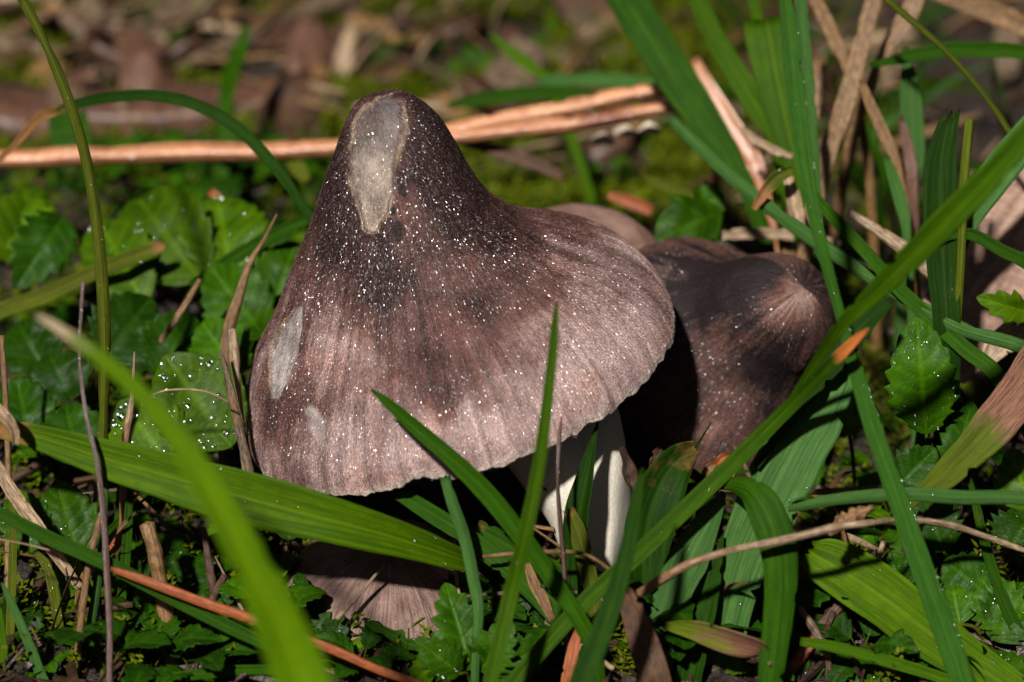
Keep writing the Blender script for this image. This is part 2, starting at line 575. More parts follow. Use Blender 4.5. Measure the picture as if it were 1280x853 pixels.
def ribbon_mesh(name, P, n=44, fold=0.25, thick=0.012, roll=0.0, twist=0.0, curl=0.0, nc=9, cut=0.0, wob=0.02, seed=0, view=None):
    Q = catmull(P, n)
    C, W, A = Q[:, :3], np.maximum(Q[:, 3], 0.004), np.clip(Q[:, 4], 0, 1)
    T = unit(np.gradient(C, axis=0))
    vd = unit(C - CAM) if view is None else np.tile(view, (n, 1))
    S = unit(np.cross(T, vd))
    for _ in range(2):
        S[1:-1] = unit(S[:-2] + S[1:-1] * 2 + S[2:])
    Nn = unit(np.cross(S, T))
    sgn = np.sign((Nn * -vd).sum(1).mean()) or 1
    Nn = Nn * sgn
    ang = roll + twist * np.linspace(0, 1, n)
    S2 = S * np.cos(ang)[:, None] + Nn * np.sin(ang)[:, None]
    N2 = Nn * np.cos(ang)[:, None] - S * np.sin(ang)[:, None]
    a = np.linspace(-1, 1, nc)
    s = np.linspace(0, 1, n)
    jit = (vnoise(np.stack([s * 9, np.full(n, seed * 1.7), np.zeros(n)], -1), 5) - 0.5) * 2 * wob
    jit2 = (vnoise(np.stack([s * 14, np.full(n, seed * 2.3), np.ones(n)], -1), 6) - 0.5) * 2 * wob
    half = W[:, None] / 2
    wl = half * (1 + np.where(a[None] < 0, jit[:, None], jit2[:, None]) * 3)
    bite = np.clip((vnoise(np.stack([s * n * 0.9, np.full(n, seed * 5.1), np.zeros(n)], -1), 15) - 0.80) * 4, 0, 0.35) * (W > 0.12)
    wl = np.where(np.abs(a)[None] > 0.8, wl * (1 - bite[:, None] * (1 if seed % 2 else (a[None] > 0))), wl)
    lift = fold * half * (np.abs(a)[None] ** 1.3) + curl * half * (a[None] ** 2)
    base = C[:, None, :] + S2[:, None, :] * (a[None, :, None] * wl[:, :, None]) + N2[:, None, :] * lift[:, :, None]
    if cut > 0:
        r = (np.random.default_rng(seed + 3).random(nc) - 0.3) * cut * W[0]
        base[0] += -T[0] * r[:, None]
    th = thick * (1 - 0.75 * a ** 2)[None, :] * np.clip(W / 0.12, 0.35, 1.0)[:, None] / 2
    top = base + N2[:, None, :] * th[:, :, None]
    bot = base - N2[:, None, :] * th[:, :, None]
    V = np.concatenate([top, bot[:, ::-1]], 1)          # closed ring of 2*nc
    ring = 2 * nc
    F = grid_faces(n, ring, wrap=True)
    uu = np.concatenate([(a + 1) / 2, (a[::-1] + 1) / 2])
    ln = np.concatenate([[0], np.cumsum(np.linalg.norm(np.diff(C, axis=0), axis=1))])
    uv = np.stack([np.broadcast_to(uu, (n, ring)), np.broadcast_to(ln[:, None], (n, ring))], -1).reshape(-1, 2)
    age = np.repeat(A, ring)
    caps = []
    for r0 in (0, (n - 1) * ring):
        for j in range(nc - 1):
            caps.append([r0 + j, r0 + j + 1, r0 + ring - 2 - j, r0 + ring - 1 - j])
    F = np.vstack([F, np.array(caps)])
    me = mesh_from(name, V.reshape(-1, 3), F, uv, {'age': age})
    return me, top, N2


COUNT = [0]


def blade(label, pts, mat='grass_mid', name='grass_blade', cat='grass', root=True, dew=0, dewr=(0.009, 0.024), group=None, n=44, dew_edge=0.0, **kw):  # default object is a single grass blade
    COUNT[0] += 1
    P = rooted(px_path(pts), root)
    me, top, N2 = ribbon_mesh(name, P, n=n, seed=COUNT[0], **kw)
    o = link(name, me, MATS[mat], None, label, cat, group)
    if dew:
        r = np.random.default_rng(COUNT[0])
        nn, nc = top.shape[:2]
        lim = int(nn * 0.97)
        i = r.integers(2, lim, dew)
        if dew_edge:
            j = np.where(r.random(dew) < dew_edge, nc - 1, r.integers(1, nc - 1, dew))
        else:
            j = r.integers(1, nc - 1, dew)
        f = r.random((dew, 1))
        C = top[i, j] * (1 - f) + top[np.minimum(i + 1, nn - 1), j] * f
        R = dewr[0] + (dewr[1] - dewr[0]) * r.random(dew) ** 2.2
        nrm = N2[i] + r.normal(0, 0.12, (dew, 3))
        link('dew_drops', drops_mesh('dew_drops', C + nrm * R[:, None] * 0.25, nrm, R), MATS['water'], o, kind='stuff')
    return o


def tube_mesh(name, P, n=40, sides=9, knob=0.12, seed=0, squash=1.0):
    Q = catmull(P, n)
    C, W, A = Q[:, :3], np.maximum(Q[:, 3], 0.004), np.clip(Q[:, 4], 0, 1)
    T = unit(np.gradient(C, axis=0))
    S = unit(np.cross(T, np.array([0.21, -0.9, -0.37])))
    B = np.cross(S, T)
    th = np.linspace(0, 2 * math.pi, sides, endpoint=False)
    s = np.linspace(0, 1, n)
    rad = W[:, None] / 2 * (1 + knob * 2 * (vnoise(np.stack([np.broadcast_to(s[:, None] * 16, (n, sides)), np.broadcast_to(np.cos(th)[None] * 1.3, (n, sides)), np.broadcast_to(np.sin(th)[None] * 1.3 + seed * 3.1, (n, sides))], -1), 8) - 0.5))
    V = C[:, None] + S[:, None] * (np.cos(th)[None, :, None] * rad[..., None]) + B[:, None] * (np.sin(th)[None, :, None] * rad[..., None] * squash)
    F = grid_faces(n, sides, wrap=True)
    ln = np.concatenate([[0], np.cumsum(np.linalg.norm(np.diff(C, axis=0), axis=1))])
    uv = np.stack([np.broadcast_to(np.abs(np.linspace(-1, 1, sides))[None], (n, sides)), np.broadcast_to(ln[:, None], (n, sides))], -1).reshape(-1, 2)
    V = V.reshape(-1, 3)
    V = np.vstack([V, C[0] - T[0] * W[0] * 0.2, C[-1] + T[-1] * W[-1] * 0.2])
    k0, k1 = n * sides, n * sides + 1
    caps = []
    for j in range(sides):
        caps.append([k0, (j + 1) % sides, j, k0])
        b = (n - 1) * sides
        caps.append([k1, b + j, b + (j + 1) % sides, k1])
    uv = np.vstack([uv, [[0, 0]], [[0, ln[-1]]]])
    A2 = np.concatenate([np.repeat(A, sides), [A[0], A[-1]]])
    tri = np.array([[c[0], c[1], c[2]] for c in caps])
    Fq = np.vstack([np.stack([F[:, 0], F[:, 1], F[:, 2]], 1), np.stack([F[:, 0], F[:, 2], F[:, 3]], 1), tri])
    return mesh_from(name, V, Fq, uv, {'age': A2}), C, S, B, W


def stalk(label, pts, mat='straw_tan', name='dry_stalk', cat='stalk', root=True, dew=0, dewr=(0.008, 0.016), group=None, n=40, **kw):
    COUNT[0] += 1
    P = rooted(px_path(pts), root)
    me, C, S, B, W = tube_mesh(name, P, n=n, seed=COUNT[0], **kw)
    o = link(name, me, MATS[mat], None, label, cat, group)
    if dew:
        r = np.random.default_rng(COUNT[0])
        i = r.integers(1, int(len(C) * 0.9), dew)
        f = r.random((dew, 1))
        th = r.uniform(0, 2 * math.pi, dew)
        nrm = S[i] * np.cos(th)[:, None] + B[i] * np.sin(th)[:, None]
        nrm = np.where(((nrm @ FWD) > 0)[:, None], -nrm, nrm)
        c = C[i] * (1 - f) + C[np.minimum(i + 1, len(C) - 1)] * f + nrm * (W[i] / 2)[:, None]
        R = dewr[0] + (dewr[1] - dewr[0]) * r.random(dew) ** 2
        link('dew_drops', drops_mesh('dew_drops', c, nrm, R, 0.5), MATS['water'], o, kind='stuff')
    return o


def leaf_mesh(name, B, Tp, width, side=None, teeth=7, depth=0.25, fold=0.2, arch=0.12, shape=0.8, quilt=0.05, seed=0, nl=56, nc=17):
    """serrated leaf from base B to tip Tp (cm)"""
    B, Tp = np.asarray(B, float), np.asarray(Tp, float)
    ax = Tp - B
    L = np.linalg.norm(ax)
    ax = ax / L
    up = unit(CAM - B) if side is None else side
    S = unit(np.cross(ax, up))
    Nn = unit(np.cross(S, ax))
    Nn = Nn if Nn @ up > 0 else -Nn
    r = np.random.default_rng(seed)
    t = np.linspace(0, 1, nl)
    env = np.sin(math.pi * np.clip(t, 0, 1) ** shape) ** 0.75
    saw = (t * teeth) % 1.0
    tooth = 1 - depth * (1 - saw) ** 1.0 * np.clip(np.sin(math.pi * t) * 2.2, 0, 1)
    half = width / 2 * env * tooth + 0.004
    a = np.linspace(-1, 1, nc)
    X = a[None] * half[:, None]
    vph = teeth * (t[:, None] - 0.30 * np.abs(a)[None] * width / L) * 1.0
    vein = np.abs(((vph % 1.0) - 0.5)) * 2                # 1 on the side veins
    vein = np.clip((vein - 0.72) / 0.28, 0, 1)
    vein = np.maximum(vein, np.clip(1 - np.abs(a)[None] / 0.10, 0, 1) * np.ones((nl, 1)))
    Z = fold * np.abs(X) + arch * L * (np.sin(math.pi * t)[:, None] * 0.8 - 0.9 * t[:, None] ** 2 * 0.5)
    Z = Z - quilt * width * 0.2 * vein + (vnoise(np.stack([np.broadcast_to(t[:, None] * 5, X.shape), X / width * 4, np.full(X.shape, seed * 1.3)], -1), 4) - 0.5) * 0.12 * width
    Yo = (t * L)[:, None] + 0.0 * X
    top = B + S * X[..., None] + ax * Yo[..., None] + Nn * Z[..., None]
    thk = 0.006
    V = np.concatenate([top, (top - Nn * thk)[:, ::-1]], 1)
    ring = 2 * nc
    F = grid_faces(nl, ring, wrap=True)
    uu = np.concatenate([(a + 1) / 2, (a[::-1] + 1) / 2])
    uv = np.stack([np.broadcast_to(uu, (nl, ring)), np.broadcast_to(t[:, None] * L, (nl, ring))], -1).reshape(-1, 2)
    vv = np.concatenate([vein, vein[:, ::-1]], 1).reshape(-1)
    return mesh_from(name, V.reshape(-1, 3), F, uv, {'vein': vv, 'age': np.zeros(len(vv))}), top, Nn


def herb(label, leaves, mat='leaf_green', root=None, group=None, cat='plant', name='leafy_herb', dew=0, **kw):
    """leaves: (base px, py, d, tip px, py, d, width px); stalks run to one root on the soil"""
    COUNT[0] += 1
    t = thing(name, label, cat, group)
    bases = [pix(l[0], l[1], l[2]) for l in leaves]
    c = np.mean(bases, axis=0)
    if root is None:
        rt = np.array([c[0], c[1] + 0.4, 0])
    else:
        rt = gpix(*root)
    rt[2] = float(ground_z(rt[0], rt[1])) - 0.1
    for k, l in enumerate(leaves):
        b, e = bases[k], pix(l[3], l[4], l[5])
        w = l[6] * PX * (DIST + l[2]) / DIST
        m_ = MATS[l[7]] if len(l) > 7 else MATS[mat]
        me, top, nn = leaf_mesh('leaf', b, e, w, seed=COUNT[0] * 10 + k, **kw)
        lo = link('leaf', me, m_, t)
        if dew:
            r = np.random.default_rng(COUNT[0] * 7 + k)
            i, j = r.integers(4, top.shape[0] - 4, dew), r.integers(1, top.shape[1] - 1, dew)
            R = (0.010 + 0.026 * r.random(dew) ** 2) * (2.2 if l[2] > 1.0 else 1.0)
            nrm = nn + r.normal(0, 0.15, (dew, 3))
            link('dew_drops', drops_mesh('dew_drops', top[i, j] + nn * R[:, None] * 0.3, nrm, R), MATS['water'], lo, kind='stuff')
        mid = (b + rt) / 2 + np.array([0, 0, 0.15])
        sw = 0.05
        me2, *_ = tube_mesh('leaf_stalk', np.array([[*b, sw * 0.8, 0], [*mid, sw, 0], [*rt, sw * 1.2, 0]]), n=14, sides=7, knob=0.05)
        link('leaf_stalk', me2, MATS['grass_olive'], t)
    return t

# ------------------------------------------------------------------ ground
def build_ground():
    n = 240
    s = np.linspace(-1, 1, n)
    ax = np.sign(s) * (np.abs(s) * 22 + 3000 * np.abs(s) ** 12)
    X, Y = np.meshgrid(ax, ax + 4, indexing='ij')
    Z = ground_z(X, Y)
    p = np.stack([X, Y, Z], -1)
    Z = Z + (fbm(p * 4.0, 21) - 0.5) * 0.25
    V = np.stack([X, Y, Z], -1).reshape(-1, 3)
    o = link('ground', mesh_from('ground', V, grid_faces(n, n)[:, ::-1]), MATS['soil'])
    o['kind'] = 'structure'


build_ground()

# ------------------------------------------------------------------ mushrooms
def interp_profile(ctrl, s):
    c = np.asarray(ctrl, float)
    q = np.hstack([c, np.zeros((len(c), 1))])
    r = catmull(q, 400)
    t = np.linspace(0, 1, 400)
    return np.interp(s, t, r[:, 0]), np.interp(s, t, r[:, 1])


def smooth(x, a, b):
    t = np.clip((x - a) / (b - a), 0, 1)
    return t * t * (3 - 2 * t)


def glow(x, y):
    """where the skin is wettest: a smooth film between the fibres"""
    return np.clip(np.exp(-(((x - 530) / 110) ** 2 + ((y - 360) / 120) ** 2)) + 0.8 * np.exp(-(((x - 480) / 60) ** 2 + ((y - 240) / 90) ** 2)) + np.exp(-(((x - 985) / 45) ** 2 + ((y - 360) / 40) ** 2)), 0, 1)


def mushroom(label, centre, tilt, profL, profR, pigment, nth=420, ns=200, fibrils=20000, wounds=(), lump=0.03, rim=5.0, seed=1, group=None, stem=None, gills=70, fib_len=(0.010, 0.034), stemcol=None, profF=None, profB=None, notch=(), fibgain=1.0):
    """centre (px,py,d) of the rim; tilt = (image dx, image dy, share toward the camera); profiles (r,h) in px"""
    px, py, d = centre
    k = PX * (DIST + d) / DIST
    c0 = pix(px, py, d)
    im = unit(np.array([tilt[0], tilt[1]]))
    b = tilt[2]
    a = math.sqrt(1 - b * b) * (im[0] * RGT + im[1] * UPV) - b * FWD
    e1 = im[1] * RGT - im[0] * UPV
    e2 = np.cross(a, e1)
    if e2 @ FWD < 0:
        e2 = -e2
    # angles, denser on the side turned to the light and the lens
    q = np.linspace(0, 2 * math.pi, nth, endpoint=False)
    th = q + 0.45 * np.cos(q)                       # density highest round 3*pi/2 (front)
    s = np.linspace(0, 1, ns) ** 0.9
    rL, hL = interp_profile(profL, s)
    rR, hR = interp_profile(profR, s)
    if profF is None:
        rF, hF = (rL + rR) / 2, (hL + hR) / 2
    else:
        rF, hF = interp_profile(profF, s)
    c, sn = np.cos(th), np.sin(th)
    wR = np.where(c > 0, c * c, 0)[None]
    wL = np.where(c < 0, c * c, 0)[None]
    rB, hB = (rF, hF) if profB is None else interp_profile(profB, s)
    wF = np.where(sn < 0, sn * sn, 0)[None]
    wB = np.where(sn >= 0, sn * sn, 0)[None]
    r = rL[:, None] * wL + rR[:, None] * wR + rF[:, None] * wF + rB[:, None] * wB
    h = hL[:, None] * wL + hR[:, None] * wR + hF[:, None] * wF + hB[:, None] * wB
    S_, TH = np.broadcast_to(s[:, None], r.shape), np.broadcast_to(th[None], r.shape)
    cth = np.stack([np.cos(TH), np.sin(TH)], -1)
    edge = np.clip((S_ - 0.62) / 0.38, 0, 1) ** 2
    pr = np.concatenate([cth * 2.2, np.full(r.shape + (1,), seed * 2.7)], -1)
    wave = (fbm(pr, seed, 2) - 0.5)
    pr2 = np.concatenate([cth * 11, np.full(r.shape + (1,), seed * 1.1)], -1)
    wave2 = (fbm(pr2, seed + 4, 3) - 0.5)
    pr3 = np.concatenate([cth * 45, np.full(r.shape + (1,), seed * 1.9)], -1)
    h = h + edge * (wave * rim * 4 + wave2 * rim * 2.4) + np.clip((S_ - 0.93) / 0.07, 0, 1) * (fbm(pr3, seed + 9, 2) - 0.5) * rim * 1.3
    r = r * (1 + edge * wave * 0.03) - np.clip((S_ - 0.97) / 0.03, 0, 1) ** 2 * 2.0
    P = c0 + (r * k)[..., None] * (np.cos(TH)[..., None] * e1 + np.sin(TH)[..., None] * e2) + (h * k)[..., None] * a

    def normals(P):
        du = np.gradient(P, axis=0)
        dv = np.roll(P, -1, 1) - np.roll(P, 1, 1)
        n = unit(np.cross(du, dv))
        out = P - (c0 + a * (k * 60))
        return np.where(((n * out).sum(-1) < 0)[..., None], -n, n), unit(du)
    for (nx, ny, nrx, nry, amt) in notch:               # small tears in the margin
        qx, qy = to_px(P.reshape(-1, 3))
        g = np.exp(-(((qx - nx) / nrx) ** 2 + ((qy - ny) / nry) ** 2)).reshape(r.shape) * (np.sin(TH) < 0) * edge
        P = P + a * (g * amt * k)[..., None]
    n, tu = normals(P)
    n[0] = a
    low = fbm(P * 1.1 + seed * 7.3, seed + 20, 3) - 0.5
    ridg = fbm(np.concatenate([cth * 24, (S_ * 2.0)[..., None]], -1), seed + 31, 3) - 0.5
    fade = np.clip(S_ * 6, 0, 1)
    P = P + n * ((low * lump * 2 + ridg * 0.009 * fade + (fbm(P * 9, seed + 40, 2) - 0.5) * 0.010)[..., None])
    # pigment, with any shade painted into it
    pxx, pyy = to_px(P.reshape(-1, 3))
    pxx, pyy = pxx.reshape(r.shape), pyy.reshape(r.shape)
    front = np.sin(TH) < 0.15
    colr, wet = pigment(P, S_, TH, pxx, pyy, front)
    push = np.zeros(r.shape)
    wj = (fbm(P * 4.5, 71, 3) - 0.5) * 0.9
    for (poly, wcol, deep) in wounds:
        dist = np.full(r.shape, 9.0)
        for (x0, y0, r0), (x1, y1, r1) in zip(poly[:-1], poly[1:]):
            vx, vy = x1 - x0, y1 - y0
            t = np.clip(((pxx - x0) * vx + (pyy - y0) * vy) / (vx * vx + vy * vy), 0, 1)
            rr = r0 + (r1 - r0) * t
            dist = np.minimum(dist, np.hypot(pxx - x0 - vx * t, pyy - y0 - vy * t) / rr)
        dist = np.where(front, dist, 9) + wj * 0.55
        m = np.clip((1.02 - dist) / 0.26, 0, 1)
        m = m * m * (3 - 2 * m)
        ring = np.exp(-((dist - 1.03) / 0.10) ** 2) * smooth(fbm(P * 3.2, 66, 3), 0.36, 0.62)
        m = m * (0.72 + 0.28 * smooth(fbm(P * 5, 67, 2), 0.3, 0.6))
        tone = 0.30 + 1.3 * fbm(P * 5, 55, 4)
        wc = np.asarray(wcol[0])[None, None] * (1 - np.clip((pyy - poly[0][1]) / max(1, poly[-1][1] - poly[0][1]), 0, 1))[..., None] + np.asarray(wcol[1])[None, None] * np.clip((pyy - poly[0][1]) / max(1, poly[-1][1] - poly[0][1]), 0, 1)[..., None]
        colr = colr * (1 - m[..., None]) + wc * tone[..., None] * m[..., None]
        colr = colr * (1 - 0.6 * ring[..., None]) + np.array([0.32, 0.235, 0.165]) * 0.6 * ring[..., None]
        wet = np.maximum(wet, m)
        push = push + m * deep - ring * 0.012
    P = P - n * push[..., None]
    colr = np.clip(colr, 0.003, 0.85)
    # underside skin, closes the flesh of the cap
    nu = 26
    si = np.linspace(ns - 1, ns * 0.30, nu).astype(int)
    Pin = P[si] - n[si] * (0.10 * np.clip(np.arange(nu) / 3.0, 0.12, 1.6))[:, None, None]
    grid = np.concatenate([P, Pin], 0)
    colg = np.concatenate([colr, np.broadcast_to(np.array([0.26, 0.22, 0.18]), Pin.shape)], 0)
    colg[ns:ns + 2] = colr[-1] * 0.8 + 0.05
    wetg = np.concatenate([wet, np.zeros(Pin.shape[:2])], 0)
    rows = grid.shape[0]
    F = grid_faces(rows, nth, wrap=True)
    uvx = np.broadcast_to((th / (2 * math.pi))[None], (rows, nth))
    uvy = np.broadcast_to(np.concatenate([s, np.linspace(1, 1.5, nu)])[:, None], (rows, nth))
    root = thing('mushroom', label, 'mushroom', group)
    # orientation outward
    me = mesh_from('cap', grid.reshape(-1, 3), F, np.stack([uvx, uvy], -1).reshape(-1, 2), {'wet': wetg.reshape(-1)}, colg.reshape(-1, 3))
    capo = link('cap', me, MATS['mushroom_skin'], root)
    n2, tu2 = normals(P)
    # fibrils: fine silky fibres pressed to the skin
    if fibrils:
        rg = np.random.default_rng(seed + 100)
        du = np.linalg.norm(np.diff(P, axis=0), axis=2)[:, :]
        dv = np.linalg.norm(np.roll(P, -1, 1) - P, axis=2)[:-1]
        area = (du * dv) * (1 - wet[:-1] * 0.8) * (colr[:-1].max(-1) > 0.0115) * np.where(np.sin(TH[:-1]) < 0.3, 1.0, 0.35) * (S_[:-1] < 0.985)
        area = area / area.sum()
        idx = rg.choice(area.size, fibrils, p=area.ravel())
        i, j = np.unravel_index(idx, area.shape)
        fu, fv = rg.random((fibrils, 1)), rg.random((fibrils, 1))
        j2 = (j + 1) % nth
        pos = (P[i, j] * (1 - fu) + P[i + 1, j] * fu) * (1 - fv) + (P[i, j2] * (1 - fu) + P[i + 1, j2] * fu) * fv
        nn, tt = n2[i, j], tu2[i, j]
        ss = np.cross(nn, tt)
        L = rg.uniform(fib_len[0], fib_len[1], (fibrils, 1))
        longf = rg.random((fibrils, 1)) < 0.12
        L = np.where(longf, rg.uniform(0.045, 0.10, (fibrils, 1)), L)
        Wd = rg.uniform(0.004, 0.010, (fibrils, 1))
        yaw = rg.normal(0, 0.10, (fibrils, 1))
        t2 = unit(tt + ss * yaw + nn * rg.normal(0.0, 0.20, (fibrils, 1)) * np.where(longf, 0.2, 1.0) * (S_[i, j] < 0.94)[:, None])
        s2 = np.cross(nn, t2)
        rol = rg.normal(0, 0.55, (fibrils, 1))
        s2 = unit(s2 * np.cos(rol) + nn * np.sin(rol))
        st2 = vnoise(np.stack([np.cos(TH[i, j]) * 46, np.sin(TH[i, j]) * 46, S_[i, j] * 5], -1), seed + 77)[:, None]
        cc = colr[i, j] * fibgain * (0.40 + 1.2 * st2)
        u_ = rg.random((fibrils, 1))
        cc = np.where(u_ < 0.45, cc * rg.uniform(0.5, 0.95, (fibrils, 1)), np.where(u_ < 0.86, cc * rg.uniform(0.9, 1.35, (fibrils, 1)), cc * 1.25 + np.array([0.045, 0.037, 0.035])))
        cc = np.where(longf, cc * rg.uniform(0.3, 0.9, (fibrils, 1)), cc)
        dull = np.where(longf, 0.6, np.clip(rg.normal(0.33, 0.11, (fibrils, 1)), 0.23, 0.7) - glow(pxx[i, j], pyy[i, j])[:, None] * 0.14)
        dull = np.where(rg.random((fibrils, 1)) < 0.15, 0.85, dull - 0.04)
        pos = pos + nn * 0.0045
        lift = np.cross(t2, s2)
        v = np.stack([pos - t2 * L / 2 - nn * 0.003, pos - s2 * Wd / 2, pos + t2 * L / 2 + nn * 0.003, pos + s2 * Wd / 2], 1)
        Ff = np.arange(fibrils * 4).reshape(-1, 4)
        link('fibrils', mesh_from('fibrils', v.reshape(-1, 3), Ff, None, {'dull': np.repeat(np.clip(dull.ravel(), 0.22, 0.8), 4)}, np.repeat(np.clip(cc, 0.004, 0.8), 4, axis=0), smooth=False), MATS['fibril'], capo, kind='stuff')
    # gills: thin plates hanging between stem and margin
    if gills:
        vs, fs = [], []
        gi = np.linspace(0, nth, gills, endpoint=False).astype(int)
        rows_ = np.linspace(ns * 0.42, ns * 0.965, 10).astype(int)
        for g in gi:
            prof = P[rows_, g] - n2[rows_, g] * 0.10
            dep = np.sin(np.linspace(0.15, 1, 10) * math.pi)[:, None] * 0.24
            low_ = prof - a * dep - 0.02 * n2[rows_, g]
            side = unit(np.cross(a, P[rows_[-1], g] - c0)) * 0.011
            for sg in (-1, 1):
                o_ = len(vs)
                for t_ in range(10):
                    vs.append(prof[t_] + side * sg)
                    vs.append(low_[t_] + side * sg * 0.5)
                for t_ in range(9):
                    fs.append([o_ + 2 * t_, o_ + 2 * t_ + 1, o_ + 2 * t_ + 3, o_ + 2 * t_ + 2])
        link('gills', mesh_from('gills', vs, fs), MATS['gill'], root, kind='stuff')
    # stem
    if stem is not None:
        pts = []
        for (sx, sy, sdp, w) in stem:
            pts.append([*pix(sx, sy, sdp), w * PX * (DIST + sdp) / DIST, 0])
        e = np.array(pts[-1])
        e[2] = float(ground_z(e[0], e[1])) - 0.2
        if e[2] < pts[-1][2]:
            pts.append(e)
        Q = catmull(np.array(pts), 60)
        C, W = Q[:, :3], Q[:, 3]
        T = unit(np.gradient(C, axis=0))
        S1 = unit(np.cross(T, FWD))
        B1 = np.cross(S1, T)
        ang = np.linspace(0, 2 * math.pi, 72, endpoint=False)
        rr = W[:, None] / 2 * (1 + 0.07 * (fbm(np.stack([np.broadcast_to(np.cos(ang) * 1.3, (60, 72)), np.broadcast_to(np.sin(ang) * 1.3, (60, 72)), np.broadcast_to(np.linspace(0, 3, 60)[:, None], (60, 72))], -1), seed + 60) - 0.5) * 2 + 0.015 * (fbm(np.stack([np.broadcast_to(np.cos(ang) * 9, (60, 72)), np.broadcast_to(np.sin(ang) * 9, (60, 72)), np.broadcast_to(np.linspace(0, 3, 60)[:, None], (60, 72))], -1), seed + 61) - 0.5))
        V = C[:, None] + S1[:, None] * (np.cos(ang)[None, :, None] * rr[..., None]) + B1[:, None] * (np.sin(ang)[None, :, None] * rr[..., None])
        sc_ = np.array(stemcol if stemcol is not None else (0.52, 0.49, 0.44))
        sn_ = 0.86 + 0.24 * fbm(np.concatenate([np.stack([np.broadcast_to(np.cos(ang) * 8, (60, 72)), np.broadcast_to(np.sin(ang) * 8, (60, 72))], -1), np.broadcast_to(np.linspace(0, 5, 60)[:, None], (60, 72))[..., None]], -1), seed + 63)
        colS = sc_ * sn_[..., None]
        uv = np.stack([np.broadcast_to(ang / 6.283, (60, 72)), np.broadcast_to(np.linspace(0, 1, 60)[:, None], (60, 72))], -1)
        link('stem', mesh_from('stem', V.reshape(-1, 3), grid_faces(60, 72, wrap=True), uv.reshape(-1, 2), {'wet': np.full(60 * 72, 0.2)}, colS.reshape(-1, 3)), MATS['mushroom_flesh'], root)
    return root, capo, P, n2, pxx, pyy


def smooth(x, a, b):
    t = np.clip((x - a) / (b - a), 0, 1)
    return t * t * (3 - 2 * t)


def blob(pxx, pyy, x, y, rx, ry, ang=0.0):
    c, s = math.cos(ang), math.sin(ang)
    dx, dy = pxx - x, pyy - y
    return np.exp(-(((dx * c + dy * s) / rx) ** 2 + ((-dx * s + dy * c) / ry) ** 2))


def pigment_main(P, S, TH, x, y, front):
    dark = np.array([0.017, 0.0045, 0.0036])
    mid = np.array([0.088, 0.040, 0.033])
    pale = np.array([0.285, 0.197, 0.182])
    nl = fbm(P * 1.3, 200, 3)
    nm = fbm(P * 4.0, 210, 3)
    st = fbm(np.stack([np.cos(TH) * 16, np.sin(TH) * 16, S * 3], -1), 220, 3)
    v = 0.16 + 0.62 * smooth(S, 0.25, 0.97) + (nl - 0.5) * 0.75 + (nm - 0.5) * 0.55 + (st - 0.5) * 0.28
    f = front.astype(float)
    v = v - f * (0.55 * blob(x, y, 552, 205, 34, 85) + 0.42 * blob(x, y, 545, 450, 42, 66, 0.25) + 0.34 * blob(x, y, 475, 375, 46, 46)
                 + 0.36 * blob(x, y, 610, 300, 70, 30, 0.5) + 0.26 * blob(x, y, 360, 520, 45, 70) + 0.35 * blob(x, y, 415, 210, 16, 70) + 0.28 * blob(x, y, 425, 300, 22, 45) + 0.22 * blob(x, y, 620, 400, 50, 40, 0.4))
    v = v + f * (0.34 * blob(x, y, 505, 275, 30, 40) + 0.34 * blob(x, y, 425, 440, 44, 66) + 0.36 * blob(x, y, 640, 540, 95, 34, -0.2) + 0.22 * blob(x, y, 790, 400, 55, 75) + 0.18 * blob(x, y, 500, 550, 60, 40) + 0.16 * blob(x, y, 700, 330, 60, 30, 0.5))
    v = np.clip(v, 0, 1)
    c = np.where(v[..., None] < 0.5, dark + (mid - dark) * (v * 2)[..., None], mid + (pale - mid) * ((v - 0.5) * 2)[..., None])
    rust = smooth(fbm(P * 2.2, 240, 3), 0.52, 0.72)[..., None] * 0.35
    c = c * (1 - rust) + c * np.array([1.18, 0.86, 0.72]) * rust
    # pinholes beside the wound, the shade inside them painted near black
    hole = np.zeros(S.shape, bool)
    for (hx, hy, hr) in ((496, 286, 7.5), (498, 296, 5), (491, 264, 4.5), (501, 238, 5), (495, 227, 4), (506, 243, 3)):
        m = (np.hypot(x - hx, (y - hy) * 0.7) < hr) & front
        hole |= m
        c = np.where(m[..., None], np.array([0.010, 0.005, 0.004]), c)
    lip = smooth(S, 0.968, 0.992)[..., None] * 0.6
    c = c * (1 - lip) + np.array([0.42, 0.34, 0.29]) * lip
    return c, np.zeros(S.shape)


def pigment_shade_second(P, S, TH, x, y, front):
    dark = np.array([0.010, 0.005, 0.006])
    mid = np.array([0.095, 0.044, 0.033])
    pale = np.array([0.30, 0.200, 0.165])
    nl, nm = fbm(P * 1.5, 300, 3), fbm(P * 5, 310, 3)
    st = fbm(np.stack([np.cos(TH) * 14, np.sin(TH) * 14, S * 3], -1), 320, 3)
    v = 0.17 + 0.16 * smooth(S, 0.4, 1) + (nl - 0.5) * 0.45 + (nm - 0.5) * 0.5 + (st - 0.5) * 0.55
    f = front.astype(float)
    v = v + f * (0.72 * blob(x, y, 988, 368, 46, 42) + 0.25 * blob(x, y, 850, 530, 60, 50)) - f * (1.0 * blob(x, y, 928, 338, 56, 40, -0.4) + 0.2 * blob(x, y, 830, 380, 60, 100) + 0.45 * blob(x, y, 960, 465, 40, 20, 0.4) + 0.3 * blob(x, y, 940, 310, 70, 18))  # dark left and top: black umbo pigment plus the big cap's shadow, painted in
    v = np.clip(v, 0, 1)
    c = np.where(v[..., None] < 0.5, dark + (mid - dark) * (v * 2)[..., None], mid + (pale - mid) * ((v - 0.5) * 2)[..., None])
    return c, np.zeros(S.shape)


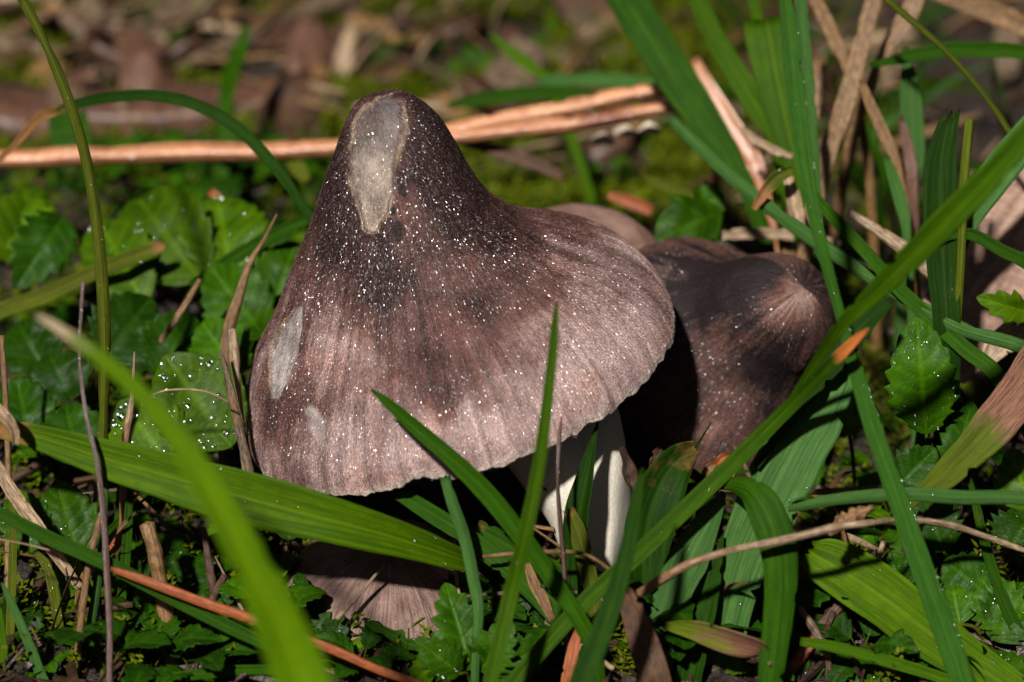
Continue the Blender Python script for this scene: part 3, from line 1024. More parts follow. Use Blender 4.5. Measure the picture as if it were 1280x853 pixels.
def pigment_plain(a, b, s0):
    a, b = np.array(a), np.array(b)

    def f(P, S, TH, x, y, front):
        v = np.clip(0.5 + (fbm(P * 1.6, s0, 3) - 0.5) * 1.1 + (fbm(P * 7, s0 + 5, 2) - 0.5) * 0.6, 0, 1)
        return a + (b - a) * v[..., None], np.zeros(S.shape)
    return f


PL = [(0, 388), (22, 382), (42, 362), (64, 330), (88, 297), (114, 259), (140, 222), (174, 175), (207, 128), (238, 90), (262, 49), (277, 15), (281, -17)]
PR = [(0, 389), (34, 383), (54, 364), (70, 334), (78, 300), (86, 260), (102, 214), (132, 172), (171, 142), (211, 116), (245, 84), (267, 47), (279, 6)]
PB = [(0, 388), (30, 382), (50, 362), (68, 330), (82, 298), (94, 256), (112, 208), (142, 160), (178, 124), (214, 96), (246, 64), (268, 30), (279, -6)]
PF = [((l[0] + r[0]) / 2, (l[1] + r[1]) / 2 + 26 * (i / 12) ** 2) for i, (l, r) in enumerate(zip(PL, PR))]
WOUNDS = [
    ([(486, 136, 19), (476, 160, 30), (465, 198, 32), (467, 232, 25), (465, 260, 19), (463, 280, 11)], ((0.085, 0.068, 0.066), (0.30, 0.235, 0.185)), 0.05),
    ([(374, 386, 5), (366, 410, 13), (356, 440, 17), (349, 470, 13), (345, 492, 7)], ((0.24, 0.21, 0.20), (0.30, 0.26, 0.24)), 0.03),
    ([(388, 512, 7), (396, 528, 12), (402, 552, 6)], ((0.26, 0.22, 0.21), (0.20, 0.155, 0.14)), 0.012),
]
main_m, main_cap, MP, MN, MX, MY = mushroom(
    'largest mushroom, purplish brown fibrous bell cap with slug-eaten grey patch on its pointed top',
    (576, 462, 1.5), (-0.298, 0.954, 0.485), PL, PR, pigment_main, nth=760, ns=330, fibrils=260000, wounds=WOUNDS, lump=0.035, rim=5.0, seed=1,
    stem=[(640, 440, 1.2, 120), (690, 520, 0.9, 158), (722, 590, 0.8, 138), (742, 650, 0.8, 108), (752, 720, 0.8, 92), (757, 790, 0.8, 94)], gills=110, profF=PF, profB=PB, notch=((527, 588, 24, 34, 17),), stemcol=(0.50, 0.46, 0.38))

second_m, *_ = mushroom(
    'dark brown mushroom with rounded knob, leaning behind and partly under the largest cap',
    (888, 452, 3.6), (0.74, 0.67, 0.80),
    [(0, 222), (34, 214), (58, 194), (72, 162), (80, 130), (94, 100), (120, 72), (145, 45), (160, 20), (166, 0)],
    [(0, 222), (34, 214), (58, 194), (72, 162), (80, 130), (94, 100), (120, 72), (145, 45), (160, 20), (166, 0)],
    pigment_shade_second, nth=420, ns=200, fibrils=46000, lump=0.11, rim=5, seed=5, gills=60,
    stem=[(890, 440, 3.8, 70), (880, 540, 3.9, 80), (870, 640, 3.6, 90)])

third_m, *_ = mushroom(
    'low pale brown mushroom cap peeking out under the largest mushroom, among serrated leaves',
    (482, 768, 0.9), (0.10, 1.0, 0.50),
    [(0, 100), (45, 97), (80, 86), (106, 66), (122, 42), (131, 18), (133, 0)],
    [(0, 100), (45, 97), (80, 86), (106, 66), (122, 42), (131, 18), (133, 0)],
    pigment_plain((0.065, 0.034, 0.027), (0.24, 0.155, 0.128), 400), nth=260, ns=120, fibrils=2500, lump=0.12, rim=6, seed=8, gills=40,
    stem=[(482, 760, 1.0, 60), (484, 812, 1.1, 60)])

back_m, *_ = mushroom(
    'blurred pinkish brown mushroom cap behind the shoulder of the largest cap',
    (728, 352, 4.6), (0.12, 1.0, 0.42),
    [(0, 92), (35, 88), (65, 76), (90, 56), (106, 30), (114, 0)],
    [(0, 92), (35, 88), (65, 76), (90, 56), (106, 30), (114, 0)],
    pigment_plain((0.10, 0.045, 0.030), (0.30, 0.19, 0.15), 430), nth=180, ns=80, fibrils=2500, lump=0.03, rim=3, seed=12, gills=30,
    stem=[(726, 350, 4.7, 50), (722, 430, 4.9, 52)])

# beads of water along the lower margin of the big cap and a few on its skin
rg = np.random.default_rng(44)
ii = rg.integers(MP.shape[0] - 4, MP.shape[0], 70)
fr = np.where((MX[-1] > 470) & (MX[-1] < 720) & (MN[-1] @ FWD < 0.2))[0]
jj = rg.choice(fr, 70)
C = MP[ii, jj]
R = 0.012 + 0.022 * rg.random(70) ** 2
link('dew_drops', drops_mesh('dew_drops', C - UPV * 0.01, np.tile(-UPV - 0.4 * FWD, (70, 1)) + rg.normal(0, 0.2, (70, 3)), R, 0.6, 0.5), MATS['water'], main_cap, kind='stuff')
ii = rg.integers(30, MP.shape[0] - 6, 260)
fr = np.where(MN[150] @ FWD < -0.1)[0]
jj = rg.choice(fr, 260)
C = MP[ii, jj]
R = 0.004 + 0.010 * rg.random(260) ** 2
link('dew_drops', drops_mesh('dew_drops', C + MN[ii, jj] * 0.006, MN[ii, jj], R, 0.5, 0.3), MATS['water'], main_cap, kind='stuff')

# ------------------------------------------------------------------ grass, stalks and leaves that can be told apart
# left side
blade('thin olive grass stem crossing in front of the orange pine needle', [(22, -12, 0.0, 13), (52, 45, 0.0, 14), (82, 115, 0.0, 15), (108, 200, 0.1, 15), (122, 290, 0.2, 16), (130, 400, 0.3, 17), (130, 500, 0.5, 16), (125, 600, 0.6, 15), (115, 720, 0.3, 14), (103, 860, 0, 14)], 'grass_olive', fold=-0.5, thick=0.03, dew=26)
blade('dark green arching blade with a bleached, snapped tip over the pine needle', [(-14, 212, 3.2, 7, 1), (22, 178, 3.2, 9, 1), (48, 148, 3.1, 13, 0.9), (75, 137, 3.0, 14, 0.45), (120, 124, 3.0, 15, 0), (180, 119, 2.9, 16), (235, 128, 2.8, 17), (290, 155, 2.7, 17), (335, 198, 2.6, 17), (375, 250, 2.6, 15), (400, 300, 2.6, 12)], 'grass_deep', fold=0.3)
blade('wide bright green blade with a pale blunt tip, crossing over the broad yellow green blade', [(46, 394, -6.3, 7.0, 0.8), (75, 412, -6.4, 13.3, 0.7), (115, 440, -6.6, 19.5, 0.25), (175, 492, -6.9, 26.5), (225, 552, -7.2, 32.8), (268, 625, -7.6, 40.6), (310, 700, -8.1, 51.5), (345, 770, -8.6, 64.0), (385, 870, -9.3, 78.0)], 'grass_pale_tip', fold=0.5, thick=0.02, cut=0.2)
blade('broad yellow green blade lying past the bleached twig and under the largest cap', [(-20, 533, -1.1, 26, 0.7), (25, 540, -1.1, 30, 0.55), (60, 550, -1.15, 36, 0.15), (130, 572, -1.2, 54), (200, 592, -1.3, 66), (280, 614, -1.35, 72), (360, 636, -1.35, 72), (430, 654, -1.3, 62), (500, 674, -1.1, 48), (560, 694, -0.8, 36), (596, 706, -0.5, 26)], 'grass_yellow', fold=0.22, n=70, nc=13, root=False, dew=22, roll=0.15)
blade('dark green blade lying along the rust orange needle', [(-20, 632, -1.2, 18), (60, 672, -1.2, 19), (140, 708, -1.3, 20), (230, 755, -1.3, 20), (320, 800, -1.4, 17), (372, 822, -1.4, 12)], 'grass_mid', fold=0.35, root=False)
blade('rust orange dead needle crossing below the wide bright blade', [(138, 711, -1.5, 7), (180, 725, -1.5, 13, 0.4), (250, 752, -1.5, 14), (320, 776, -1.5, 14, 0.3), (400, 806, -1.5, 13), (470, 836, -1.5, 12), (535, 864, -1.5, 11)], 'straw_rust', name='pine_needle', cat='pine needle', fold=-0.5, thick=0.05)
stalk('thin dark brown stem beaded with dew, standing before the olive grass stem', [(104, 352, -1.3, 6), (101, 400, -1.3, 5), (100, 455, -1.3, 5), (108, 520, -1.35, 6), (121, 575, -1.4, 7), (129, 640, -1.4, 9), (133, 705, -1.4, 9), (137, 780, -1.4, 9), (137, 862, -1.4, 9)], 'stem_brown', name='brown_stem', cat='stem', dew=190, dewr=(0.011, 0.020), n=70)
stalk('straight tan stalk leaning beside the dew beaded brown stem', [(128, 640, -0.9, 9), (112, 700, -0.9, 10), (102, 770, -0.9, 10), (92, 862, -0.9, 11)], 'straw_tan')
blade('pale bluish stem leaning between the tan stalk and the brown stem', [(133, 575, -0.6, 8), (130, 640, -0.7, 10), (122, 730, -0.7, 12), (108, 810, -0.7, 14), (100, 862, -0.7, 14)], 'grass_blue', fold=-0.5, thick=0.03)
blade('upright split green blade between the brown stem and the frayed straw', [(163, 598, -0.3, 5), (161, 640, -0.4, 12), (157, 700, -0.4, 14), (150, 770, -0.4, 12), (146, 860, -0.4, 12)], 'grass_mid', fold=0.4)
blade('dark narrow blade standing between the split green blade and the frayed straw', [(172, 700, -0.2, 10), (173, 760, -0.2, 12), (177, 860, -0.2, 12)], 'grass_deep')
stalk('thick straw frayed at its broken top, tan above and reddish below', [(184, 655, -0.6, 20, 0), (193, 690, -0.6, 21, 0), (202, 735, -0.55, 20, 0.4), (209, 780, -0.5, 24, 0.9), (217, 850, -0.5, 27, 1)], 'straw_tan', knob=0.2)
blade('curved olive blade with dewy foot beside the straight tan stalk', [(44, 690, -0.3, 8), (60, 712, -0.3, 14), (70, 760, -0.3, 13), (78, 810, -0.3, 12), (80, 862, -0.3, 12)], 'grass_olive', dew=40, fold=0.3)
blade('pointed bluish blade near the curved olive blade', [(2, 728, -1.0, 4), (16, 758, -1.0, 11), (34, 800, -1.0, 13), (58, 862, -1.0, 15)], 'grass_blue', fold=0.3)
blade('vertical bright green blade beside the pointed bluish blade', [(-4, 760, -0.8, 14), (2, 810, -0.8, 16), (4, 862, -0.8, 16)], 'grass_bright')
blade('horizontal blade low across the wide bright blade', [(150, 852, -1.2, 10), (220, 846, -1.2, 13), (300, 838, -1.2, 15), (390, 838, -1.1, 12)], 'grass_mid', root=False, fold=0.3)
stalk('thin upright straw behind the glassy bleached tuft', [(2, 420, 0.6, 7), (8, 520, 0.6, 8), (11, 620, 0.6, 10), (10, 740, 0.5, 11), (9, 850, 0.4, 12)], 'straw_tan')
blade('curled pinkish dry strip beneath the end of the broad yellow green blade', [(-8, 575, -0.4, 14), (12, 610, -0.4, 18), (40, 650, -0.4, 20), (75, 700, -0.4, 16), (100, 735, -0.4, 10)], 'straw_pale', name='dry_strip', cat='dry blade', root=False, curl=0.5)
blade('glassy bleached tuft wrapped round the end of the broad yellow green blade', [(-14, 505, -1.6, 18), (6, 520, -1.6, 16), (18, 538, -1.55, 12), (20, 556, -1.5, 8)], 'straw_pale', name='dry_strip', cat='dry blade', root=False, curl=1.0, dew=10)
stalk('fine pale thread crossing the dark green blade over the dry strip', [(-10, 673, -1.6, 2.5), (30, 680, -1.6, 2.5), (62, 688, -1.6, 3)], 'straw_pale', root=False, n=16)
stalk('bleached dry twig leaning against the side of the largest cap', [(276, 438, 0.5, 4, 0), (284, 470, 0.5, 9, 0.25), (293, 510, 0.5, 12, 0.5), (301, 545, 0.5, 13, 0.2), (311, 585, 0.5, 12, 0.3), (318, 640, 0.5, 10)], 'wood_grey', name='dry_twig', cat='twig', knob=0.3)
stalk('short pale stub beside the bleached twig', [(291, 412, 0.9, 10), (292, 430, 0.9, 14), (294, 455, 0.9, 13), (298, 490, 0.9, 9)], 'straw_pale', name='dry_twig', cat='twig', knob=0.25, root=True)
stalk('tan stalk tapering up behind the bleached twig', [(346, 268, 2.0, 3), (330, 300, 2.0, 5), (312, 330, 2.0, 9), (297, 375, 2.0, 14), (284, 420, 2.0, 17), (280, 500, 2.0, 16)], 'straw_tan', knob=0.2)
stalk('short tan stick before green leaves near the tapering tan stalk', [(250, 350, 2.4, 7), (225, 392, 2.4, 10), (200, 428, 2.4, 7)], 'straw_tan', root=False)
stalk('white tipped straw with an orange base above the broad yellow green blade', [(168, 440, -0.2, 2), (166, 490, -0.2, 6, 0), (162, 520, -0.2, 10, 0), (158, 540, -0.2, 11, 1), (155, 575, -0.2, 11, 1)], 'straw_pale', knob=0.05)
stalk('hair thin pale arch beside the bleached twig', [(166, 522, 0.0, 2), (184, 499, 0.0, 2.6), (205, 489, 0.0, 3), (235, 487, 0.0, 3.2), (262, 491, 0.0, 3), (286, 503, 0.1, 2.6)], 'straw_pale', root=False, knob=0.05)
blade('olive blade with a brown end slanting through the leaves behind the olive stem', [(204, 306, 3.8, 14, 0.9), (180, 316, 3.8, 20, 0.2), (120, 340, 3.8, 22), (60, 368, 3.8, 22), (-20, 402, 3.8, 20)], 'grass_olive', cut=0.3)
blade('rust brown dead strip among the leaves below the arching blade', [(262, 238, 5.2, 10), (290, 265, 5.2, 18), (320, 300, 5.2, 20), (350, 345, 5.2, 20), (372, 380, 5.2, 16)], 'straw_rust', name='dry_strip', cat='dry blade', root=False)
blade('blurred green blade reaching behind the largest cap above the tapering tan stalk', [(400, 268, 3.6, 12), (350, 290, 3.7, 18), (300, 318, 3.8, 20), (255, 345, 3.9, 14), (236, 356, 3.9, 6)], 'grass_mid', root=False)
# pine needles behind
blade('long single orange pine needle running under the arching dark blade', [(-40, 199, 7.4, 23, 0.2), (40, 199, 7.4, 26), (90, 195, 7.35, 27, 0.1), (125, 195, 7.3, 24, 0.5), (160, 194, 7.3, 25, 0), (230, 191, 7.35, 27, 0), (330, 190, 7.4, 25, 0.1), (380, 187, 7.4, 26, 0), (430, 184, 7.4, 24), (560, 172, 7.4, 20)], 'pine_orange', name='pine_needle', cat='pine needle', root=False, fold=-0.7, thick=0.12, curl=-0.2, n=70, dew=14, dewr=(0.02, 0.055))
blade('blunt orange needle of the pair that runs behind the largest cap', [(505, 178, 6.8, 20), (600, 156, 6.8, 23), (660, 145, 6.8, 25, 0.1), (720, 134, 6.8, 26, 0.4), (780, 120, 6.8, 24), (838, 110, 6.8, 20, 0.3)], 'pine_orange', name='pine_needle', cat='pine needle', root=False, fold=-0.7, thick=0.12, dew=14, dewr=(0.02, 0.055))
blade('sharp pointed orange needle of the pair that runs behind the largest cap', [(505, 180, 6.6, 16), (600, 168, 6.6, 20), (690, 158, 6.6, 23, 0.2), (745, 151, 6.6, 22, 0.7), (790, 142, 6.6, 21, 0.5), (840, 134, 6.6, 14), (872, 128, 6.6, 4, 0.6)], 'pine_orange', name='pine_needle', cat='pine needle', root=False, fold=-0.7, thick=0.12, dew=14, dewr=(0.02, 0.055))
blade('rusty dead blade sloping down under the pair of needles', [(560, 172, 7.0, 10), (620, 188, 7.0, 18), (670, 205, 7.0, 18), (705, 222, 7.0, 12)], 'dead_brown', name='dry_strip', cat='dry blade', root=False)

# middle, in front of the big cap
blade('pointed dark green blade lying over the rim of the largest cap', [(464, 487, -1.75, 3), (485, 503, -1.75, 13), (520, 534, -1.7, 20), (560, 568, -1.7, 23), (605, 612, -1.65, 26), (645, 660, -1.6, 26), (690, 722, -1.5, 25), (738, 800, -1.4, 22)], 'grass_mid', fold=0.45, roll=0.2)
blade('slim upright bright blade reaching highest in front of the largest cap', [(696, 376, -3.1, 2), (694, 400, -3.1, 9), (690, 450, -3.1, 13), (682, 520, -3.1, 16), (672, 590, -3.0, 18), (656, 670, -2.9, 20), (638, 745, -2.7, 21), (612, 860, -2.9, 21)], 'grass_bright', fold=0.45, dew=14, dewr=(0.006, 0.02))
blade('pale bluish blade standing below the notch in the cap rim', [(556, 596, -1.15, 14), (566, 630, -1.15, 16), (580, 670, -1.1, 17), (590, 715, -1.1, 17), (598, 765, -1.1, 15), (594, 830, -1.1, 12)], 'grass_blue', fold=-0.4, thick=0.03, cut=0.3)
blade('shaded green blade coming out from under the cap rim beside the pale bluish blade', [(488, 610, -0.4, 18), (530, 636, -0.45, 24), (580, 668, -0.5, 26), (640, 715, -0.7, 27), (700, 776, -0.9, 26), (716, 800, -1.0, 20)], 'grass_mid', fold=0.3, root=False)
blade('short dull green blade end behind the upright bright blade', [(596, 660, -0.2, 24, 0.4), (625, 678, -0.2, 34), (665, 700, -0.2, 32), (720, 735, -0.2, 26), (770, 790, -0.2, 20)], 'grass_mid', fold=0.2, cut=0.4)
stalk('thin horizontal straw crossing behind the upright bright blade', [(604, 696, -1.0, 6), (650, 692, -1.0, 7), (710, 690, -1.0, 6), (742, 698, -1.0, 5, 0.4), (772, 722, -0.9, 6, 0.9), (790, 745, -0.9, 5, 0.9)], 'straw_tan', root=False, dew=24)
blade('small speckled tan flake below the thin horizontal straw', [(658, 704, -0.9, 8), (668, 730, -0.9, 15), (680, 752, -0.9, 15), (690, 776, -0.9, 8)], 'straw_tan', name='dry_flake', cat='dry flake', root=False, curl=0.4)
stalk('thread thin brown stem standing against the white mushroom stem', [(702, 522, -1.25, 2), (699, 550, -1.2, 6), (697, 600, -1.2, 5), (700, 650, -1.1, 7), (706, 720, -1.0, 7), (708, 800, -1.0, 7)], 'stem_brown', name='brown_stem', cat='stem', dew=20)
blade('dark pointed blade in front of the white mushroom stem', [(748, 528, -0.4, 3), (742, 555, -0.4, 12), (734, 600, -0.4, 28), (726, 640, -0.4, 38), (722, 690, -0.3, 34), (720, 790, -0.2, 28)], 'grass_deep', fold=0.6, roll=0.5)
blade('olive blade stub with torn top before the white mushroom stem', [(712, 640, -0.7, 16, 0.5), (722, 665, -0.7, 24), (736, 720, -0.7, 24), (748, 800, -0.7, 20)], 'grass_olive', fold=0.4, cut=0.8)
blade('long green blade slanting up to an orange dead tip beside the knobbed mushroom', [(1086, 410, -2.5, 3.4, 1), (1070, 424, -2.45, 12.0, 1), (1050, 444, -2.3, 16.3, 0.6), (1034, 460, -2.1, 17.2, 0.05), (990, 505, -1.5, 19.8), (930, 566, -1.25, 22.4), (860, 634, -1.2, 24.1), (790, 700, -1.3, 24.1), (720, 764, -1.4, 23.2), (636, 862, -1.5, 22.4)], 'grass_orange_tip', fold=0.35, n=60, dew=12)
blade('out of focus dark green blade rising in front of the long slanting blade', [(803, 585, -3.0, 5, 0.3), (798, 615, -3.0, 14), (788, 670, -3.1, 21), (770, 740, -3.2, 27), (748, 800, -3.3, 31), (722, 870, -3.4, 34)], 'grass_deep', fold=0.3)
blade('curled brownish green leaf tucked between the white stem and the slanting blade', [(868, 560, 0.3, 19.7, 0.5), (842, 580, 0.1, 49.2, 0.3), (818, 625, 0.0, 68.9, 0.15), (806, 690, 0.0, 62.3), (808, 760, 0.0, 41.0), (812, 830, 0.0, 27.9)], 'grass_deep', fold=0.25, curl=0.3, roll=-0.2)  # deeper green chosen to paint in the shadow over this leaf
blade('speckled grey green blade below the long slanting blade', [(905, 615, -0.7, 8), (888, 650, -0.75, 34), (862, 700, -0.8, 56), (838, 760, -0.8, 50), (820, 850, -0.8, 40)], 'grass_blue', fold=0.35, roll=0.25, dew=24)
blade('stubby brown dead blade in front of the speckled grey green blade', [(782, 742, -1.8, 24, 1), (795, 775, -1.8, 36, 1), (808, 815, -1.8, 42, 1), (822, 865, -1.8, 44, 1)], 'dead_brown', name='dry_strip', cat='dry blade', fold=0.2, cut=0.5)
blade('small orange brown shred rising by the foot of the slanting blade', [(722, 790, -1.4, 10), (716, 815, -1.4, 16), (708, 862, -1.4, 18)], 'straw_rust', name='dry_strip', cat='dry blade', cut=0.7)
stalk('split brown debris against the top of the white mushroom stem', [(776, 560, 0.2, 8), (786, 578, 0.2, 18), (792, 600, 0.2, 20), (800, 640, 0.2, 14)], 'dead_brown', name='dry_flake', cat='dry flake', knob=0.6, root=True)
# scraps of bark and moss against the foot of the knobbed mushroom
for k, (fx, fy, fw, ln, an, mt) in enumerate([(820, 578, 16, 34, 1.3, 'dead_brown'), (846, 592, 14, 40, 0.4, 'straw_rust'), (868, 598, 14, 36, -0.6, 'dead_brown'), (886, 590, 12, 34, 0.9, 'straw_tan'), (902, 578, 12, 30, 0.7, 'straw_rust'), (860, 616, 18, 44, 0.2, 'dead_brown'), (912, 596, 14, 36, 1.1, 'straw_tan')]):
    dx, dy = math.cos(an) * ln / 2, -math.sin(an) * ln / 2
    blade('crumbled brown scrap lying at the foot of the dark knobbed mushroom', [(fx - dx, fy - dy, 0.9, fw * 0.5), (fx, fy - 4, 0.8, fw), (fx + dx, fy + dy, 0.9, fw * 0.4)], mt, name='dry_flake', cat='dry flake', root=False, curl=0.7, group='scraps at the foot of the knobbed mushroom', n=14, cut=0.6)

# right side
blade('tall upright green blade beside the knobbed mushroom, edged with tiny hairs and drops', [(982, -16, -2.0, 20), (985, 20, -2.0, 22), (992, 90, -2.0, 26), (1003, 180, -2.0, 23), (1018, 270, -2.0, 19), (1034, 335, -2.0, 16), (1050, 392, -1.95, 14), (1066, 450, -1.9, 19), (1088, 525, -1.9, 23), (1116, 605, -1.9, 27), (1146, 690, -1.9, 30), (1176, 775, -1.9, 31), (1206, 865, -1.9, 31)], 'grass_cool', fold=0.35, n=90, dew=110, dew_edge=0.6, dewr=(0.005, 0.022))
blade('broad bright blade sweeping down over the pale dead leaf toward the knobbed mushroom', [(1300, 150, -4.2, 31.0), (1250, 205, -4.0, 36.1), (1190, 268, -3.7, 39.6), (1130, 330, -3.3, 34.4), (1085, 374, -2.9, 25.8), (1050, 410, -2.5, 18.9), (1010, 468, -1.7, 12.0), (975, 525, -1.2, 6.9)], 'grass_bright', fold=0.3, root=False, n=60, roll=-0.15)
blade('dark shaded blade under the broad bright sweeping blade', [(1112, 376, -0.9, 16), (1076, 410, -0.95, 34), (1044, 446, -1.0, 44), (1012, 486, -1.0, 34), (980, 534, -1.0, 18), (945, 584, -0.95, 10)], 'grass_deep', fold=0.2, root=False, roll=0.4)  # added strip; the shade under the fold is put into its dark green
blade('wide ribbed blue green blade behind the long slanting blade', [(1060, 440, -0.7, 30.6), (1044, 470, -0.75, 55.8), (1018, 520, -0.8, 79.2), (985, 580, -0.85, 88.2), (955, 640, -0.85, 82.8), (925, 710, -0.8, 70.2), (905, 790, -0.7, 59.4), (895, 860, -0.6, 54.0)], 'grass_blue', fold=0.12, n=60, nc=15, dew=10)
blade('green blade bent over and hanging down before the wide ribbed blade', [(898, 608, -1.1, 10.3, 0.2), (915, 606, -1.25, 22.4), (938, 614, -1.5, 37.8), (958, 640, -1.65, 49.9), (972, 680, -1.7, 49.9), (976, 730, -1.7, 44.7), (970, 790, -1.65, 39.6), (962, 865, -1.6, 34.4)], 'grass_mid', fold=0.15, curl=-0.3, n=60, nc=13)
blade('narrow dark pointed blade between the speckled blade and the bent over blade', [(904, 668, -0.95, 3), (898, 700, -0.95, 14), (888, 750, -0.95, 26), (872, 810, -0.95, 36), (860, 865, -0.9, 38)], 'grass_deep', fold=0.5, roll=0.3)
blade('dull red brown curled leaf tip beside the bent over blade', [(830, 782, -1.3, 10), (870, 788, -1.4, 28, 0.35), (910, 800, -1.6, 40, 0.6), (945, 808, -1.6, 36, 0.9), (962, 818, -1.5, 20, 1)], 'grass_rotten', name='dead_leaf', cat='dead leaf', root=False, fold=0.1, curl=0.25, twist=0.9)
blade('broad lime green blade with torn top end, dewy along its rib', [(1012, 690, -0.6, 40), (1024, 698, -0.6, 62), (1060, 718, -0.65, 78), (1110, 752, -0.7, 78), (1165, 795, -0.75, 70), (1220, 832, -0.8, 58), (1290, 880, -0.9, 46)], 'grass_yellow', fold=0.28, n=60, nc=15, cut=0.25, dew=170, dewr=(0.006, 0.016), roll=-0.1)
blade('long level green blade passing behind the tall upright blade', [(985, 637, -1.2, 8), (1015, 630, -1.3, 14), (1065, 622, -1.4, 17), (1130, 618, -1.5, 19), (1200, 622, -1.6, 20), (1300, 630, -1.7, 20)], 'grass_blue', fold=-0.35, thick=0.03, dew=16)
stalk('long bleached bent stalk with an orange end crossing the bent over blade', [(798, 742, -1.9, 12, 0.9), (830, 722, -1.95, 13, 0.7), (870, 702, -2.0, 11, 0.5), (915, 688, -2.0, 9, 0.4), (965, 678, -2.0, 11, 0), (1015, 667, -2.0, 12, 0), (1050, 658, -1.95, 11, 0.4), (1085, 654, -1.9, 10, 0), (1130, 650, -1.4, 9), (1180, 655, -1.1, 10, 0.2), (1225, 668, -0.9, 8, 0.3), (1290, 692, -0.8, 7, 0.2)], 'straw_pale', root=False, n=80, knob=0.22)
stalk('flaky brown husk clinging to the long bleached stalk', [(1036, 668, -1.6, 8), (1055, 652, -1.6, 22, 0.5), (1078, 640, -1.6, 16, 0.5), (1092, 634, -1.6, 5)], 'straw_tan', name='dry_flake', cat='dry flake', knob=0.5, root=False)
blade('straight narrow green blade beneath the lime green blade', [(1000, 802, -1.2, 12), (1040, 808, -1.2, 16), (1100, 824, -1.2, 17), (1160, 842, -1.2, 16), (1240, 872, -1.2, 14)], 'grass_bright', fold=0.3, root=True)
blade('olive blade with a rotten brown end below the big upright serrated leaf', [(1320, 430, -0.6, 66, 1), (1284, 480, -0.6, 64, 1), (1258, 512, -0.6, 60, 0.95), (1235, 540, -0.6, 54, 0.35), (1205, 572, -0.6, 46), (1172, 602, -0.55, 34), (1145, 622, -0.5, 18), (1120, 650, -0.4, 10)], 'grass_rotten', fold=0.2, root=False, nc=13)
blade('slim dark blade rising behind the dewy tail of the lime green blade', [(1212, 598, -0.4, 6), (1222, 640, -0.4, 12, 0.3), (1234, 690, -0.4, 14), (1252, 745, -0.4, 17), (1290, 830, -0.4, 20)], 'grass_mid', fold=0.4)
blade('blue green blade crossing behind the tall upright blade above the knobbed mushroom', [(838, 148, 3.6, 14), (870, 180, 3.4, 17), (915, 222, 3.0, 18), (965, 262, 2.6, 19), (1015, 298, 2.1, 20), (1070, 335, 1.6, 19), (1130, 372, 1.2, 18), (1200, 410, 0.8, 19), (1300, 446, 0.6, 20)], 'grass_blue', fold=-0.35, thick=0.04, n=70)
blade('green blade crossing over the blue green one and ending below the arched narrow blade', [(1010, 235, 1.6, 10), (1040, 270, 1.5, 16), (1085, 318, 1.3, 18), (1120, 358, 1.2, 19), (1160, 395, 1.0, 20), (1205, 435, 0.8, 22), (1255, 480, 0.6, 22)], 'grass_mid', fold=0.35)
blade('arched narrow green blade before the pale dead leaf', [(1140, 318, 0.8, 10), (1170, 298, 0.8, 14), (1210, 292, 0.8, 16), (1250, 312, 0.8, 17), (1300, 345, 0.8, 18)], 'grass_mid', fold=0.3)
blade('arching green blade across the bare dark hollow', [(1088, 82, 4.0, 6), (1115, 76, 4.0, 14), (1160, 66, 4.0, 20), (1210, 62, 4.0, 22), (1300, 72, 4.0, 20)], 'grass_mid', fold=0.3)
stalk('thin grey green stalk running through the bare dark hollow', [(1098, -10, 2.4, 9), (1130, 18, 2.4, 10), (1170, 52, 2.4, 9), (1205, 88, 2.4, 8), (1240, 132, 2.4, 8), (1270, 178, 2.4, 9), (1310, 240, 2.4, 9)], 'grass_olive', name='grass_stalk', cat='stalk', dew=10)
blade('dark blue green blade with a torn split tip before the bare dark hollow', [(1189, 146, 0.9, 22), (1183, 166, 0.9, 32), (1176, 210, 0.9, 42), (1176, 270, 0.9, 48), (1180, 340, 0.9, 44), (1184, 420, 0.9, 36)], 'grass_deep', fold=0.4, cut=1.3, dew=12)
stalk('narrow brownish sheath with a squared top beside the torn blue green blade', [(1212, 150, 0.8, 12), (1208, 190, 0.8, 14), (1204, 240, 0.8, 14), (1200, 340, 0.8, 12)], 'grass_olive', name='grass_stalk', cat='stalk', dew=12)
blade('broad blurred blue green blade under the sweeping bright blade', [(1310, 130, 1.4, 26), (1275, 180, 1.4, 44), (1240, 225, 1.4, 46), (1210, 275, 1.4, 34), (1196, 320, 1.4, 20)], 'grass_blue', fold=0.2)
blade('pointed blue green blade standing behind the tan straws', [(1132, 60, 4.4, 8), (1136, 100, 4.4, 24), (1140, 150, 4.4, 32), (1144, 200, 4.4, 26), (1138, 260, 4.4, 16)], 'grass_blue', fold=0.3)
blade('small blue green blade pointing down near the tan straws', [(1108, 195, 3.2, 8), (1118, 225, 3.2, 16), (1128, 260, 3.2, 18), (1134, 300, 3.2, 12)], 'grass_blue')
# upper right tussock
blade('broad deep green blade slanting down above the pointed pine needle', [(770, -20, 5.4, 46), (800, 25, 5.4, 52), (840, 90, 5.3, 52), (880, 150, 5.2, 46), (915, 205, 5.1, 34), (940, 250, 5.0, 22)], 'grass_mid', fold=0.15, nc=13)
blade('yellowish green blade beside the broad deep green blade', [(865, -20, 5.0, 24), (890, 40, 5.0, 28), (925, 100, 4.9, 32), (955, 150, 4.8, 30), (968, 180, 4.8, 16)], 'grass_bright', fold=0.2)
blade('wide olive green blade stump with a squared top behind the tall upright blade', [(958, 24, 4.6, 62), (962, 50, 4.6, 66), (972, 100, 4.5, 60), (985, 160, 4.4, 46), (1000, 230, 4.3, 34)], 'grass_bright', fold=0.1, cut=0.15, nc=13)
blade('thin bright blade above the squared olive stump', [(936, -20, 5.6, 12), (944, 10, 5.6, 14), (952, 50, 5.6, 14), (962, 110, 5.6, 12)], 'grass_bright')
